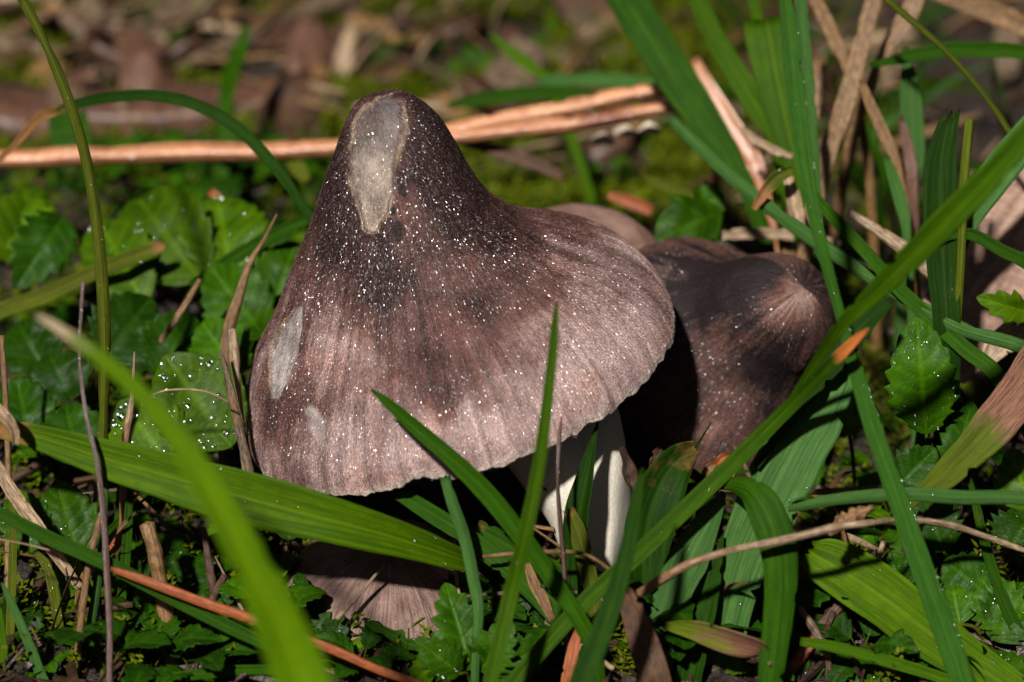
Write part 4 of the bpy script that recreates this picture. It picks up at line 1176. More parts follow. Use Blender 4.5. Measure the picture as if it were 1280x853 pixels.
blade('blurred blue green blade half hidden by the tall upright blade', [(1000, -20, 3.0, 16), (1004, 40, 3.0, 18), (1012, 120, 3.0, 16), (1020, 220, 3.0, 12)], 'grass_blue')
blade('orange brown dead blade with a bleached fold between the green blades', [(868, 72, 5.8, 12, 0), (885, 105, 5.8, 17, 0), (910, 150, 5.7, 26, 0), (935, 190, 5.6, 26, 0), (950, 230, 5.5, 22, 0)], 'pine_orange', name='dry_strip', cat='dry blade', curl=0.5)
blade('bleached white strip lying over the orange brown dead blade', [(990, 196, 4.3, 6), (968, 187, 4.3, 11), (945, 175, 4.3, 11), (926, 160, 4.3, 6)], 'straw_pale', name='dry_strip', cat='dry blade', root=False, curl=0.3, wob=0.12)
blade('longest flat tan straw leaning in the tussock behind the tall upright blade', [(1098, -20, 4.4, 22), (1085, 25, 4.4, 24), (1068, 90, 4.3, 24), (1050, 150, 4.2, 26), (1034, 195, 4.1, 24)], 'straw_tan', name='dry_straw', cat='straw', fold=0.1)
blade('second tan straw, parallel to the longest flat straw', [(1026, 70, 5.0, 16), (1020, 110, 5.0, 20), (1010, 160, 4.9, 24), (1000, 215, 4.8, 22)], 'straw_tan', name='dry_straw', cat='straw', fold=0.1)
blade('tan straw leaning the other way behind the longest flat straw', [(1012, -15, 5.4, 14), (1030, 20, 5.4, 18), (1048, 60, 5.4, 18), (1062, 95, 5.4, 12)], 'straw_tan', name='dry_straw', cat='straw', fold=0.2)
blade('blunt tan straw behind the thin grey green stalk', [(1150, -15, 5.2, 24), (1135, 20, 5.2, 26), (1115, 52, 5.2, 24), (1104, 70, 5.2, 16)], 'straw_tan', name='dry_straw', cat='straw', fold=0.2)
blade('broad tan straw lying level above the bare dark hollow', [(1150, -16, 6.0, 20), (1200, 0, 6.0, 26), (1250, 20, 6.0, 30), (1310, 44, 6.0, 30)], 'straw_tan', name='dry_straw', cat='straw', root=False, fold=0.2)
blade('thin tan straw pointing down at the reddish scrap', [(1076, 100, 4.0, 8), (1090, 135, 4.0, 14), (1108, 175, 4.0, 16), (1122, 215, 4.0, 12)], 'straw_tan', name='dry_straw', cat='straw')
blade('reddish torn scrap standing among the tan straws', [(1126, 145, 4.2, 6), (1132, 170, 4.2, 13), (1138, 200, 4.2, 16), (1140, 235, 4.2, 16)], 'dead_pink', name='dry_strip', cat='dry blade')
blade('yellow and brown curled leaf tip beside the tall upright blade', [(942, 262, 2.6, 8, 1), (955, 242, 2.6, 16, 0.8), (972, 222, 2.6, 18, 0), (990, 212, 2.6, 14)], 'grass_olive', name='dead_leaf', cat='dead leaf', root=False, curl=0.6, dew=4)
blade('pale tan strip under the yellow curled leaf tip', [(985, 220, 3.0, 12), (992, 250, 3.0, 20), (1000, 285, 3.0, 16)], 'straw_pale', name='dry_strip', cat='dry blade', root=False, curl=0.4)
blade('chaffy pale seed husk behind the crossing green blades', [(1060, 265, 2.2, 10), (1100, 290, 2.1, 16), (1140, 318, 2.0, 20), (1172, 345, 1.9, 22), (1184, 358, 1.9, 8)], 'straw_pale', name='seed_husk', cat='husk', root=False, curl=-0.8)
blade('ochre straw lying right behind the top of the knobbed mushroom', [(868, 306, 4.6, 8), (900, 295, 4.6, 14), (950, 292, 4.6, 16), (1010, 296, 4.6, 14), (1050, 306, 4.6, 8)], 'straw_pale', name='dry_straw', cat='straw', root=False)
blade('large pale pinkish dead leaf behind the big upright serrated leaf', [(1180, 470, 2.6, 60), (1200, 420, 2.7, 120), (1235, 360, 3.0, 150), (1275, 290, 3.4, 130), (1320, 200, 3.8, 90)], 'leaf_pale', name='dead_leaf', cat='dead leaf', root=False, fold=0.1, curl=-0.35, nc=15)
blade('whitish curled scrap lying on the pale pinkish dead leaf', [(1232, 452, 2.0, 20), (1250, 430, 2.0, 36), (1275, 412, 2.0, 36), (1310, 400, 2.0, 26)], 'straw_pale', name='dry_flake', cat='dry flake', root=False, curl=0.3)
for k, (x0, y0, x1, y1, w, dd, mt, lab) in enumerate([
        (1000, 760, 1034, 818, 12, -0.8, 'wood_grey', 'grey stubby stick below the torn end of the lime green blade'),
        (1072, 728, 1010, 800, 18, -0.4, 'dead_brown', 'reddish brown stick slanting under the lime green blade'),
        (1104, 676, 1086, 724, 10, -0.1, 'straw_pale', 'short pale chip sticking up above the lime green blade'),
        (1022, 795, 960, 862, 20, -0.6, 'straw_rust', 'rust red stick low beside the bent over blade'),
        (280, 720, 236, 800, 14, 0.0, 'dead_brown', 'mottled brown stick behind the wide bright blade'),
        (254, 660, 272, 790, 12, 0.2, 'dead_pink', 'upright faded stick between the frayed straw and the wide bright blade'),
        (150, 660, 140, 690, 14, -0.2, 'straw_rust', 'small rusty scrap beside the dew beaded brown stem'),
        (1150, 640, 1142, 690, 10, -1.0, 'dead_brown', 'little brown spur on the long bleached stalk')]):
    stalk(lab, [(x0, y0, dd, w * 0.7), ((x0 + x1) / 2 + 2, (y0 + y1) / 2, dd, w), (x1, y1, dd, w * 0.8)], mt, name='dry_stick', cat='stick', knob=0.25, root=(y1 > 780))

# ------------------------------------------------------------------ leafy herbs
herb('big upright serrated leaf with dew, standing beside the tall upright blade', [(1158, 545, 0.4, 1146, 398, -0.1, 96)], 'leaf_green', dew=44, teeth=8, depth=0.22, fold=0.12, shape=0.95, quilt=0.07, root=(1160, 610))
herb('little scalloped lime leaf between the ribbed blade and the tall upright blade', [(1062, 545, 0.3, 1066, 486, 0.2, 44)], 'leaf_lime', teeth=3, depth=0.4, quilt=0.06, root=(1070, 610))
herb('small blurred serrated leaf in front of the pale pinkish dead leaf', [(1290, 392, 1.4, 1222, 372, 1.2, 46)], 'leaf_lime', teeth=4, depth=0.4, root=(1300, 480))
herb('rounded lobed green leaf above the gap between the two big caps', [(905, 262, 4.6, 822, 300, 4.2, 92), (868, 258, 4.8, 905, 245, 4.6, 56)], 'leaf_green', teeth=3, depth=0.3, fold=0.05, shape=1.2, quilt=0.05, root=(880, 330))
herb('serrated herb growing between the low pale cap and the upright bright blade', [(590, 838, -0.9, 556, 728, -0.7, 76), (600, 840, -1.0, 640, 778, -1.2, 70), (575, 842, -1.0, 520, 800, -1.2, 60), (615, 845, -1.0, 690, 800, -1.1, 74)], 'leaf_green', teeth=6, depth=0.4, fold=0.25, quilt=0.12, root=(595, 862), dew=5)
blade('narrow toothed leaf lying over the low pale cap', [(455, 778, -0.7, 4), (475, 785, -0.7, 14), (505, 802, -0.75, 17), (540, 818, -0.8, 16), (580, 832, -0.8, 12)], 'grass_mid', name='toothed_leaf', cat='leaf', root=False, fold=0.5, wob=0.25, dew=8)
stalk('shiny white straw splinter against the low pale cap', [(421, 774, -0.6, 7), (450, 742, -0.5, 6), (478, 708, -0.4, 3)], 'straw_pale', name='dry_stick', cat='stick', root=False, knob=0.05)
herb('dark wet serrated herb between the wide bright blade and the low pale cap', [(400, 830, -0.2, 372, 715, 0.0, 60), (405, 820, -0.3, 430, 770, -0.4, 50), (380, 840, -0.2, 330, 790, -0.2, 60)], 'leaf_deep', teeth=6, depth=0.35, quilt=0.12, dew=10, root=(390, 840))
herb('wide lit leaf behind the hair thin arch, sprinkled with dew', [(290, 560, 1.3, 205, 442, 1.6, 130), (220, 590, 1.2, 150, 500, 1.5, 110)], 'leaf_lime', teeth=9, depth=0.12, fold=0.1, shape=0.9, quilt=0.06, dew=60, root=(250, 600))
herb('crinkled wet leaf in the hollow under the broad yellow green blade', [(100, 700, 0.3, 70, 600, 0.6, 90), (40, 690, 0.2, 20, 610, 0.6, 70)], 'leaf_green', teeth=7, depth=0.2, quilt=0.14, dew=20, root=(80, 720))
herb('smooth pale green oval leaf hidden behind the dew beaded brown stem', [(108, 770, 0.1, 75, 690, 0.2, 48), (150, 830, 0.0, 158, 745, 0.2, 60)], 'leaf_lime', teeth=1, depth=0.0, fold=0.1, quilt=0.02, root=(130, 840))
herb('round wet leaves lying flat beside the frayed straw', [(240, 830, 0.0, 150, 838, -0.6, 60), (250, 790, 0.2, 190, 800, 0.0, 70), (280, 850, -0.3, 340, 810, -0.2, 70)], 'leaf_green', teeth=5, depth=0.1, fold=0.1, quilt=0.08, dew=14, root=(240, 845))
herb('bright lime leaves under the long single pine needle', [(10, 330, 4.8, 52, 232, 5.6, 96), (60, 330, 4.8, 12, 240, 5.6, 80)], 'leaf_lime', teeth=6, depth=0.2, quilt=0.08, root=(30, 380))
herb('dark toothed leaf just above the slanting olive blade', [(80, 270, 4.6, 20, 360, 4.2, 90)], 'leaf_deep', teeth=6, depth=0.35, quilt=0.08, root=(80, 350))
herb('broad blurred leaf with a shiny streak under the arching dark blade', [(250, 350, 4.2, 165, 238, 5.4, 130), (180, 380, 4.0, 120, 270, 5.0, 100), (290, 350, 4.2, 270, 240, 5.2, 120)], 'leaf_lime', teeth=7, depth=0.15, quilt=0.06, root=(220, 400), dew=10)
herb('cluster of dark blurred leaves under the slanting olive blade', [(60, 470, 3.2, 20, 400, 3.6, 90), (130, 450, 3.0, 190, 370, 3.4, 110), (200, 470, 2.8, 240, 390, 3.2, 100), (90, 500, 2.6, 60, 440, 2.8, 90)], 'leaf_deep', teeth=7, depth=0.2, quilt=0.06, root=(120, 520))
herb('shaded leaves just above the broad yellow green blade', [(40, 560, 1.6, 20, 470, 2.0, 90), (100, 580, 1.4, 80, 500, 1.8, 90)], 'leaf_deep', teeth=6, depth=0.2, quilt=0.08, root=(60, 600))
herb('leaves filling the gap between the tapering tan stalk and the largest cap', [(330, 420, 3.4, 260, 330, 3.6, 100), (340, 390, 3.8, 370, 300, 4.0, 90), (300, 470, 2.6, 250, 400, 2.8, 90)], 'leaf_green', teeth=7, depth=0.2, quilt=0.06, root=(310, 480))
herb('rough shaded leaves in the dark behind the lime green blade', [(1180, 690, 0.2, 1150, 610, 0.4, 80), (1230, 740, 0.0, 1180, 700, 0.2, 80), (1260, 690, 0.2, 1290, 640, 0.3, 90), (1130, 740, 0.0, 1110, 690, 0.2, 60)], 'leaf_deep', teeth=6, depth=0.3, quilt=0.12, dew=8, root=(1190, 760))
herb('wet toothed leaves beside the slim dark blade', [(1270, 790, -0.4, 1225, 720, -0.2, 80), (1240, 800, -0.4, 1290, 730, -0.2, 90), (1200, 780, -0.3, 1190, 730, -0.1, 60)], 'leaf_green', teeth=6, depth=0.3, quilt=0.12, dew=8, root=(1240, 820))
herb('pale yellow green leaf below the rotten blade end', [(1290, 640, 0.4, 1262, 560, 0.6, 70), (1290, 690, 0.4, 1250, 650, 0.5, 50)], 'leaf_lime', teeth=5, depth=0.2, root=(1290, 700))
herb('shaded toothed leaf under the big upright serrated leaf', [(1190, 600, 0.4, 1215, 500, 0.6, 60), (1120, 610, 0.4, 1170, 560, 0.4, 70)], 'leaf_deep', teeth=6, depth=0.3, quilt=0.1, root=(1160, 640))
herb('dark leaves under the bent over blade', [(930, 850, -0.4, 860, 830, -0.6, 80), (1000, 860, -0.4, 1040, 790, -0.2, 60)], 'leaf_deep', teeth=5, depth=0.2, quilt=0.1, root=(940, 862))

for (lab, lv, mt) in [
        ('overlapping wet leaves lying on the soil under the pointed bluish blade', [(20, 850, -0.3, 60, 790, 0.1, 80), (90, 850, -0.5, 60, 800, -0.2, 70), (10, 800, 0.0, 40, 740, 0.3, 70)], 'leaf_deep'),
        ('shiny leaves under the foot of the tan stalk', [(130, 870, -0.8, 90, 830, -0.4, 80), (180, 870, -0.8, 200, 815, -0.4, 90), (60, 880, -0.9, 30, 840, -0.6, 80)], 'leaf_green'),
        ('dark leaves in the hollow behind the frayed straw', [(230, 760, 0.4, 250, 680, 0.8, 90), (190, 740, 0.4, 220, 660, 0.8, 80), (290, 760, 0.3, 300, 690, 0.7, 80)], 'leaf_deep'),
        ('wet leaf bed below the wide bright blade', [(260, 870, -0.8, 300, 820, -0.4, 90), (420, 880, -0.8, 440, 830, -0.5, 80), (480, 870, -0.9, 500, 825, -0.6, 80), (340, 880, -0.8, 350, 835, -0.5, 80)], 'leaf_green'),
        ('deep green leaves behind the small speckled tan flake', [(640, 790, -0.2, 620, 720, 0.2, 80), (690, 800, -0.3, 710, 750, 0.0, 70), (560, 760, 0.0, 600, 720, 0.3, 60)], 'leaf_deep'),
        ('shadowy leaves at the foot of the wide ribbed blade', [(860, 860, -0.6, 900, 810, -0.3, 80), (1010, 860, -0.7, 990, 810, -0.3, 80), (1080, 870, -0.8, 1060, 820, -0.4, 80), (1130, 860, -0.8, 1120, 800, -0.3, 80)], 'leaf_deep'),
        ('low toothed leaves beneath the straight narrow green blade', [(1180, 870, -0.8, 1160, 820, -0.3, 80), (1250, 870, -0.8, 1240, 810, -0.3, 90)], 'leaf_green')]:
    herb(lab, lv, mt, teeth=6, depth=0.22, fold=0.15, quilt=0.08, dew=8)

# fallen blades and scraps in the moss behind the needles
blade('pale green flat blade lying along the blunt orange needle', [(672, 104, 9.0, 10), (700, 100, 9.0, 18), (760, 100, 9.0, 20), (820, 104, 9.0, 14)], 'grass_blue', root=False, fold=0.2)
blade('short bright blade pointing up out of the moss behind the needles', [(612, 42, 10.5, 6), (640, 66, 10.4, 16), (670, 88, 10.2, 18), (690, 112, 10.0, 14)], 'grass_bright', fold=0.2)
blade('dark green blade lying behind the tip of the largest cap', [(560, 132, 9.0, 10), (610, 122, 9.0, 20), (680, 116, 9.0, 20), (740, 118, 9.0, 10)], 'grass_mid', root=False)
blade('green blade standing in the litter behind the arching blade', [(310, 30, 12.0, 8), (300, 60, 12.0, 20), (288, 95, 11.5, 24), (282, 130, 11.0, 18)], 'grass_mid')
blade('squared green leaf scrap under the arching blade', [(62, 166, 8.2, 46), (84, 164, 8.2, 52), (112, 160, 8.2, 48)], 'grass_mid', name='leaf_scrap', cat='leaf', root=False, fold=0.1)
blade('small yellow leaf scrap under the long single pine needle', [(362, 200, 7.6, 16), (374, 212, 7.5, 22), (384, 226, 7.4, 12)], 'grass_olive', name='leaf_scrap', cat='leaf', root=False, fold=0.1)
blade('yellow green dead blade in the moss behind the shoulder of the largest cap', [(806, 222, 7.2, 8), (830, 232, 7.2, 16), (862, 246, 7.2, 16), (880, 256, 7.2, 8)], 'grass_olive', name='dry_strip', cat='dry blade', root=False)
blade('orange scrap in the moss beside the lobed green leaf', [(760, 244, 6.8, 10), (785, 252, 6.8, 18), (815, 264, 6.8, 14)], 'straw_rust', name='dry_flake', cat='dry flake', root=False, curl=0.3)
for (x, y, lab) in [(782, 165, 'white wet scrap under the pair of needles'), (812, 163, 'pinkish white wet scrap under the pair of needles'), (754, 176, 'pale scrap in the moss below the pair of needles')]:
    blade(lab, [(x - 14, y + 2, 7.4, 10), (x, y - 2, 7.3, 18), (x + 14, y + 3, 7.4, 8)], 'bleached', name='dry_flake', cat='dry flake', root=False, curl=-0.5, n=14)
blade('second long green blade standing behind the dew beaded brown stem', [(150, 590, 0.5, 4), (146, 660, 0.4, 9), (142, 740, 0.3, 11), (138, 860, 0.2, 11)], 'grass_mid')
blade('yellowing thin blade standing beside the dry pinkish strip', [(14, 610, -0.1, 6, 0.3), (16, 680, -0.1, 11, 0.1), (14, 760, -0.1, 12), (10, 860, -0.1, 12)], 'grass_olive')

# ------------------------------------------------------------------ blurred litter behind
def chunk_mesh(name, L, W, H, seed):
    """weathered wood chip: bevelled, bent and rough slab along x (cm)"""
    r = np.random.default_rng(seed)
    nx, nr = 16, 14
    t = np.linspace(-1, 1, nx)
    th = np.linspace(0, 2 * math.pi, nr, endpoint=False)
    taper = (1 - np.abs(t) ** 5 * 0.45)
    cy = np.sign(np.cos(th)) * np.abs(np.cos(th)) ** 0.55
    cz = np.sign(np.sin(th)) * np.abs(np.sin(th)) ** 0.55
    X = np.broadcast_to(t[:, None] * L / 2, (nx, nr)).copy()
    Y = cy[None] * W / 2 * taper[:, None]
    Z = cz[None] * H / 2 * taper[:, None]
    p = np.stack([X * 1.5, Y * 3, Z * 3 + seed], -1)
    k = 1 + (fbm(p * 1.3, seed, 3) - 0.5) * 0.7
    Y, Z = Y * k, Z * k + (t ** 2)[:, None] * L * r.uniform(-0.06, 0.06)
    X = X + (r.random(nr)[None] - 0.5) * L * 0.12 * (np.abs(t) > 0.9)[:, None] * np.sign(t)[:, None]
    V = np.stack([X, Y, Z], -1).reshape(-1, 3)
    V = np.vstack([V, [[-L / 2, 0, 0]], [[L / 2, 0, 0]]])
    F = grid_faces(nx, nr, wrap=True)
    tri = [[nx * nr, (j + 1) % nr, j] for j in range(nr)] + [[nx * nr + 1, (nx - 1) * nr + j, (nx - 1) * nr + (j + 1) % nr] for j in range(nr)]
    Fq = np.vstack([F[:, [0, 1, 2]], F[:, [0, 2, 3]], np.array(tri)])
    uv = np.stack([V[:, 1] / W + 0.5, V[:, 0]], -1)
    return mesh_from(name, V, Fq, uv, {'age': np.zeros(len(V))})


def hollow(p):
    """the bare dark hollow under the arching blade"""
    x, y = to_px(np.asarray(p))
    return 1120 < x < 1275 and 75 < y < 255


def place(o, p, yaw, tilt=0.0, roll=0.0):
    o.location = Vector(np.asarray(p) * U)
    o.rotation_euler = (roll, tilt, yaw)


# pieces one can tell apart
for (px, py, L, W, H, yaw, tilt, mt, lab) in [
        (232, 38, 3.4, 1.1, 0.4, 0.95, -0.25, 'wood_grey', 'pale grey beige wood chip, largest in the litter behind the arching blade'),
        (130, 150, 6.2, 1.5, 0.7, 0.05, 0.0, 'dead_pink', 'big reddish brown bark piece behind the long orange pine needle'),
        (352, 152, 4.6, 0.55, 0.4, -0.05, 0.0, 'wood_grey', 'pale straight stick just above the long orange pine needle'),
        (352, 62, 4.4, 0.42, 0.3, 0.75, -0.1, 'wood_grey', 'bent grey twig slanting behind the top of the largest cap'),
        (445, 40, 3.0, 0.42, 0.3, -0.55, 0.0, 'straw_tan', 'tan twig end sloping down toward the top of the largest cap'),
        (428, 118, 1.9, 0.34, 0.3, 1.35, -0.7, 'straw_pale', 'short bleached stick poking up beside the tip of the largest cap'),
        (20, 20, 1.8, 0.9, 0.4, 0.4, 0.0, 'straw_pale', 'whitish scrap behind the tip of the olive grass stem'),
        (792, 58, 2.4, 0.42, 0.25, -0.75, 0.1, 'dead_pink', 'pinkish dry stick end beside the broad deep green blade'),
        (716, 75, 2.6, 0.5, 0.3, 0.9, -0.1, 'wood_grey', 'grey brown twig in the moss above the pair of needles'),
        (1262, 60, 1.5, 0.5, 0.5, 1.4, -0.5, 'wood_grey', 'grey bark piece at the end of the broad level tan straw')]:
    o = link('wood_chip', chunk_mesh('wood_chip', L, W, H, int(px + py)), MATS[mt], None, lab, 'wood chip')
    p = gpix(px, py, 0.15)
    p[2] += 0.25
    place(o, p, yaw, tilt)

# heap of small litter at the upper left and elsewhere
protos = [chunk_mesh('wood_chip', L, W, H, 50 + i) for i, (L, W, H) in enumerate([(1.5, 0.6, 0.25), (1.1, 0.7, 0.3), (2.0, 0.4, 0.25), (0.9, 0.5, 0.3), (1.6, 0.8, 0.2)])]
pm = {}
rl = np.random.default_rng(91)
for i in range(92):
    if i < 62:
        px, py = rl.uniform(-20, 470), rl.uniform(-25, 190)
    else:
        px, py = rl.uniform(420, 1290), rl.uniform(-25, 210)
        if px > 1100 and py > 60:
            px -= 500
    mt = rl.choice(['wood_grey', 'dead_pink', 'dead_brown', 'straw_tan', 'dead_brown', 'dead_brown'])
    k = int(rl.integers(0, 5))
    if (k, mt) not in pm:
        me = protos[k].copy()
        me.materials.clear()
        me.materials.append(MATS[mt])
        pm[(k, mt)] = me
    lab = {'wood_grey': 'grey beige wood crumb in the blurred litter behind the mushrooms', 'dead_pink': 'pinkish brown bark crumb in the blurred litter behind the mushrooms', 'dead_brown': 'dark brown bark crumb in the blurred litter behind the mushrooms', 'straw_tan': 'tan wood crumb in the blurred litter behind the mushrooms'}[mt]
    o = link('wood_chip', pm[(k, mt)], None, None, lab, 'wood chip', 'crumbs of bark and wood in the litter behind')
    p = gpix(px, py, 0.0)
    p[2] += rl.uniform(0.0, 0.55)
    place(o, p, rl.uniform(0, 6.28), rl.uniform(-0.7, 0.7), rl.uniform(-0.7, 0.7))
    o.scale = (rl.uniform(0.7, 1.5),) * 3

# thin dry straws tangled through the litter and the moss
rs = np.random.default_rng(33)
smesh = {}
for i in range(5):
    for mt in ('straw_tan', 'straw_pale', 'dead_brown', 'wood_grey'):
        L = [2.6, 3.8, 1.8, 3.2, 2.2][i]
        b = [0.25, -0.3, 0.1, 0.5, -0.15][i]
        w = [0.13, 0.10, 0.16, 0.09, 0.2][i]
        P_ = np.array([[-L / 2, 0, 0, w * 0.6, 0], [-L / 6, b * 0.5, 0.05, w, 0], [L / 6, b * 0.4, 0.06, w * 0.9, 0], [L / 2, -b * 0.3, 0.0, w * 0.4, 0]])
        me, *_ = tube_mesh('dry_straw', P_, n=20, sides=7, knob=0.2, seed=i, squash=0.6)
        me.materials.append(MATS[mt])
        smesh[(i, mt)] = me
sword = {'straw_tan': 'tan', 'straw_pale': 'bleached', 'dead_brown': 'dark brown', 'wood_grey': 'grey'}
for (x0, x1, y0, y1, cnt, wh) in [(-20, 470, -20, 190, 46, 'tangled in the litter behind the arching blade'), (470, 880, -20, 240, 26, 'caught in the moss behind the largest mushroom'), (880, 1300, -20, 330, 26, 'fallen in the tussock behind the knobbed mushroom'), (-20, 400, 560, 850, 16, 'lying under the dew beaded brown stem'), (600, 1300, 640, 860, 22, 'lying under the long bleached bent stalk')]:
    for i in range(cnt):
        mt = str(rs.choice(list(sword)))
        o = link('dry_straw', smesh[(int(rs.integers(0, 5)), mt)], None, None, 'thin ' + sword[mt] + ' straw ' + wh, 'straw', 'thin ' + sword[mt] + ' straws ' + wh)
        p = gpix(rs.uniform(x0, x1), rs.uniform(y0, y1))
        if hollow(p):
            p = gpix(rs.uniform(900, 1100), rs.uniform(150, 300))
        p[2] += rs.uniform(0.1, 0.7)
        place(o, p, rs.uniform(0, 6.28), rs.uniform(-0.5, 0.5), rs.uniform(-0.5, 0.5))
        o.scale = (rs.uniform(0.6, 1.2),) * 3

# ------------------------------------------------------------------ short turf and dead straws behind
def vert_path(L, lean, w, seed):
    r = np.random.default_rng(seed)
    pts = []
    for t in np.linspace(1, 0, 6):
        pts.append([lean * t * t * L, 0.0, L * (t - 0.25 * lean * t * t), w * (0.15 + 0.85 * min(1, (1 - t) * 2.2)) * (0.75 + 0.25 * t), 0.0])
    return np.array(pts)


bl = {}
for i, (L, lean, w) in enumerate([(3.2, 0.5, 0.20), (2.4, 0.8, 0.24), (4.0, 0.35, 0.16), (2.8, 1.0, 0.28), (1.8, 0.4, 0.2)]):
    for mt in ('grass_mid', 'grass_bright', 'grass_deep', 'grass_blue', 'straw_tan', 'dead_brown'):
        me, *_ = ribbon_mesh('grass_blade', vert_path(L, lean, w, i), n=22, nc=7, fold=0.35, seed=i, view=np.array([0.0, 1.0, 0.0]))
        me.materials.append(MATS[mt])
        bl[(i, mt)] = me
rt = np.random.default_rng(17)
zones = [  # px range, py range, count, palette, scale
    ((880, 1300), (40, 330), 70, ['grass_mid', 'grass_deep', 'straw_tan', 'grass_blue', 'dead_brown', 'grass_bright'], 0.75),
    ((480, 860), (0, 240), 60, ['grass_mid', 'grass_deep', 'grass_bright', 'dead_brown'], 0.42),
    ((-20, 440), (200, 330), 22, ['grass_mid', 'grass_deep', 'grass_bright'], 0.5),
    ((-20, 460), (0, 150), 34, ['grass_mid', 'grass_bright'], 0.4),
    ((-20, 330), (560, 840), 34, ['grass_mid', 'grass_deep', 'straw_tan', 'dead_brown', 'grass_deep'], 0.5),
    ((620, 1300), (620, 850), 60, ['grass_deep', 'dead_brown', 'grass_mid', 'straw_tan', 'grass_deep'], 0.45),
    ((1060, 1300), (430, 640), 20, ['grass_deep', 'grass_mid', 'dead_brown'], 0.5)]
where = ['in the turf behind the knobbed mushroom', 'in the moss behind the largest mushroom', 'under the long orange pine needle', 'in the litter behind the arching blade', 'low under the broad yellow green blade', 'low among the stems at the mushroom feet', 'low behind the big upright serrated leaf']
cname = {'grass_mid': 'short fresh green blade', 'grass_bright': 'short bright green blade', 'grass_deep': 'short dark green blade', 'grass_blue': 'short blue green blade', 'straw_tan': 'short dry tan blade', 'dead_brown': 'short dead brown blade'}
for zi, ((x0, x1), (y0, y1), cnt, pal, scl) in enumerate(zones):
    for i in range(cnt):
        mt = pal[int(rt.integers(0, len(pal)))]
        me = bl[(int(rt.integers(0, 5)), mt)]
        o = link('grass_blade', me, None, None, cname[mt] + ' ' + where[zi], 'grass', cname[mt] + 's ' + where[zi])
        p = gpix(rt.uniform(x0, x1), rt.uniform(y0, y1))
        if hollow(p):
            p = gpix(rt.uniform(900, 1100), rt.uniform(150, 300))
        p[2] -= 0.08
        place(o, p, rt.uniform(0, 6.28), rt.uniform(-0.5, 0.7), rt.uniform(-0.6, 0.6))
        o.scale = (scl * rt.uniform(0.7, 1.3),) * 3

# small herbs among the turf (copies with all their parts)
def proto_herb(seed, mat, nleaf, size, teeth):
    r = np.random.default_rng(seed)
    t = thing('leafy_herb', '', 'plant')
    for k in range(nleaf):
        a = k * 6.283 / nleaf + r.uniform(-0.4, 0.4)
        hgt = r.uniform(0.4, 1.0) * size
        b = np.array([math.cos(a) * 0.25 * size, math.sin(a) * 0.25 * size, hgt * 0.8])
        e = np.array([math.cos(a) * size * r.uniform(0.9, 1.3), math.sin(a) * size * r.uniform(0.9, 1.3), hgt * r.uniform(0.7, 1.3)])
        me, *_ = leaf_mesh('leaf', b, e, size * r.uniform(0.55, 0.8), side=np.array([0.0, 0, 1]), teeth=teeth, depth=0.28, fold=0.2, arch=0.12, quilt=0.1, seed=seed * 9 + k, nl=36, nc=11)
        link('leaf', me, MATS[mat], t)
        me2, *_ = tube_mesh('leaf_stalk', np.array([[*b, 0.03, 0], [*(b * 0.5), 0.035, 0], [0, 0, -0.12, 0.04, 0]]), n=8, sides=6, knob=0.05)
        link('leaf_stalk', me2, MATS['grass_olive'], t)
    return t


def copy_tree(o):
    c = o.copy()
    col.objects.link(c)
    for ch in list(o.children):
        cc = ch.copy()
        col.objects.link(cc)
        cc.parent = c
    return c


hp = [proto_herb(1, 'leaf_green', 4, 1.0, 6), proto_herb(2, 'leaf_deep', 4, 1.1, 5), proto_herb(3, 'leaf_lime', 3, 0.9, 5), proto_herb(4, 'leaf_deep', 5, 0.8, 6)]
hl = ['mid green', 'dark green', 'lime green', 'small dark green']
hu = [False] * 4
hz = [((-20, 400), (215, 540), 64, 'in the leafy patch under the long single pine needle'), ((440, 900), (-30, 270), 44, 'in the moss behind the largest mushroom'), ((-60, 440), (-40, 180), 40, 'in the litter behind the arching blade'), ((-420, -30), (150, 860), 40, 'in the undergrowth beyond the thin upright straw'), ((1300, 1700), (250, 860), 40, 'in the undergrowth beyond the rotten blade'), ((-20, 420), (600, 870), 34, 'low under the rust orange needle'), ((420, 780), (740, 870), 16, 'at the foot of the largest mushroom'), ((800, 1300), (480, 870), 44, 'low under the long level green blade')]
for ((x0, x1), (y0, y1), cnt, wh) in hz:
    for i in range(cnt):
        k = int(rt.integers(0, 4))
        o = hp[k] if not hu[k] else copy_tree(hp[k])
        hu[k] = True
        o['label'] = hl[k] + ' little toothed herb ' + wh
        o['group'] = hl[k] + ' little herbs ' + wh
        p = gpix(rt.uniform(x0, x1), rt.uniform(y0, y1))
        place(o, p, rt.uniform(0, 6.28), rt.uniform(-0.25, 0.25), rt.uniform(-0.5, 0.1))
        o.scale = (rt.uniform(0.35, 0.95) * (0.55 if y1 < 280 else 0.85),) * 3

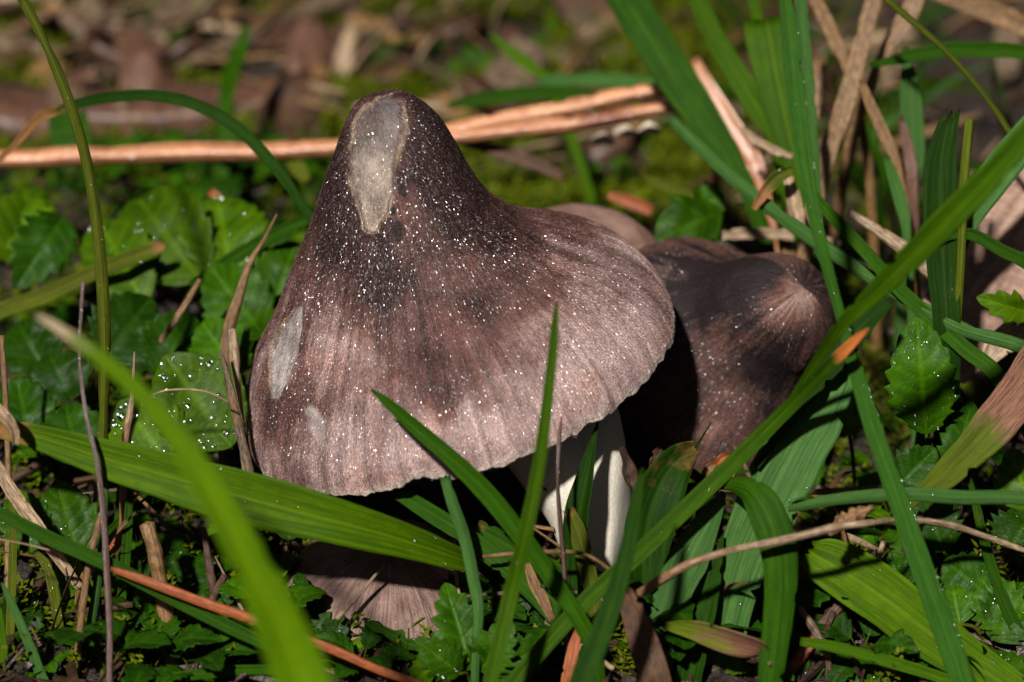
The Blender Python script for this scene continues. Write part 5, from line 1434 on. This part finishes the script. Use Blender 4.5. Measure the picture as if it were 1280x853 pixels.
# ------------------------------------------------------------------ moss and crumbs: beyond counting
def moss():
    r = np.random.default_rng(5)
    cen = []
    for (x0, x1), (y0, y1), cnt in [((430, 900), (-40, 280), 5200), ((-40, 470), (-40, 200), 5200), ((-500, -40), (-40, 860), 1800), ((1320, 1780), (-40, 860), 1800), ((-40, 420), (200, 560), 500), ((-40, 1320), (600, 870), 500), ((860, 1110), (0, 560), 400), ((1110, 1320), (260, 560), 150)]:
        for i in range(cnt):
            cen.append(gpix(r.uniform(x0, x1), r.uniform(y0, y1)))
    cen = np.array(cen)
    keep = vnoise(cen * np.array([0.55, 0.55, 0]), 77) > 0.30
    cen = cen[keep]
    vs, cnt = [], 0
    n = len(cen)
    ax = unit(np.stack([r.normal(0, 0.4, n), r.normal(-0.1, 0.4, n), np.ones(n)], -1))
    L = r.uniform(0.25, 0.7, n)
    lv = 15
    t = np.linspace(0.05, 1, lv)[None, :, None]
    phi = (np.arange(lv) * 2.4)[None] + r.uniform(0, 6.28, (n, 1))
    a = unit(np.cross(ax, np.array([0.3, 0.8, 0.1])))
    b = np.cross(ax, a)
    rad = a[:, None] * np.cos(phi)[..., None] + b[:, None] * np.sin(phi)[..., None]
    base = cen[:, None] + ax[:, None] * (L[:, None, None] * t)
    ln = (0.19 * (1.15 - 0.6 * t)) * r.uniform(0.7, 1.2, (n, 1, 1))
    dirn = unit(rad + ax[:, None] * 0.55)
    sd_ = np.cross(dirn, ax[:, None])
    tip = base + dirn * ln
    midp = base + dirn * ln * 0.45
    V = np.stack([base, midp + sd_ * 0.035, tip, midp - sd_ * 0.035], 2).reshape(-1, 3)
    F = np.arange(len(V)).reshape(-1, 4)
    o = link('moss', mesh_from('moss', V, F, None, {'vein': np.zeros(len(V))}), MATS['moss_green'], None, 'soft olive green moss carpeting the ground behind the mushrooms', 'moss', kind='stuff')


moss()


def crumbs():
    r = np.random.default_rng(6)
    cen = []
    for i in range(2800):
        cen.append(gpix(r.uniform(-400, 1680), r.uniform(-40, 900)))

    cen = np.array(cen)
    n = len(cen)
    cen[:, 2] += r.uniform(0, 0.2, n)
    d = unit(np.stack([r.normal(0, 1, n), r.normal(0, 1, n), r.normal(0, 0.35, n)], -1))
    s_ = unit(np.cross(d, r.normal(0, 1, (n, 3))))
    u_ = np.cross(d, s_)
    L, W = r.uniform(0.08, 0.5, (n, 1)), r.uniform(0.02, 0.09, (n, 1))
    v = []
    for e, (fl, fw) in enumerate([(-1, 0.6), (1, 0.5)]):
        for (p, q) in ((1, 0.35), (-1, 0.35), (-1, -0.35), (1, -0.35)):
            v.append(cen + d * L * fl + s_ * W * fw * p + u_ * W * fw * q * 2)
    V = np.stack(v, 1).reshape(-1, 3)
    f0 = np.array([[0, 1, 2, 3], [7, 6, 5, 4], [0, 4, 5, 1], [1, 5, 6, 2], [2, 6, 7, 3], [3, 7, 4, 0]])
    F = (f0[None] + (np.arange(n) * 8)[:, None, None]).reshape(-1, 4)
    link('leaf_litter', mesh_from('leaf_litter', V, F, smooth=False), MATS['fragment'], None, 'fine brown crumbs of dead plants strewn over the dark soil', 'litter', kind='stuff')


crumbs()
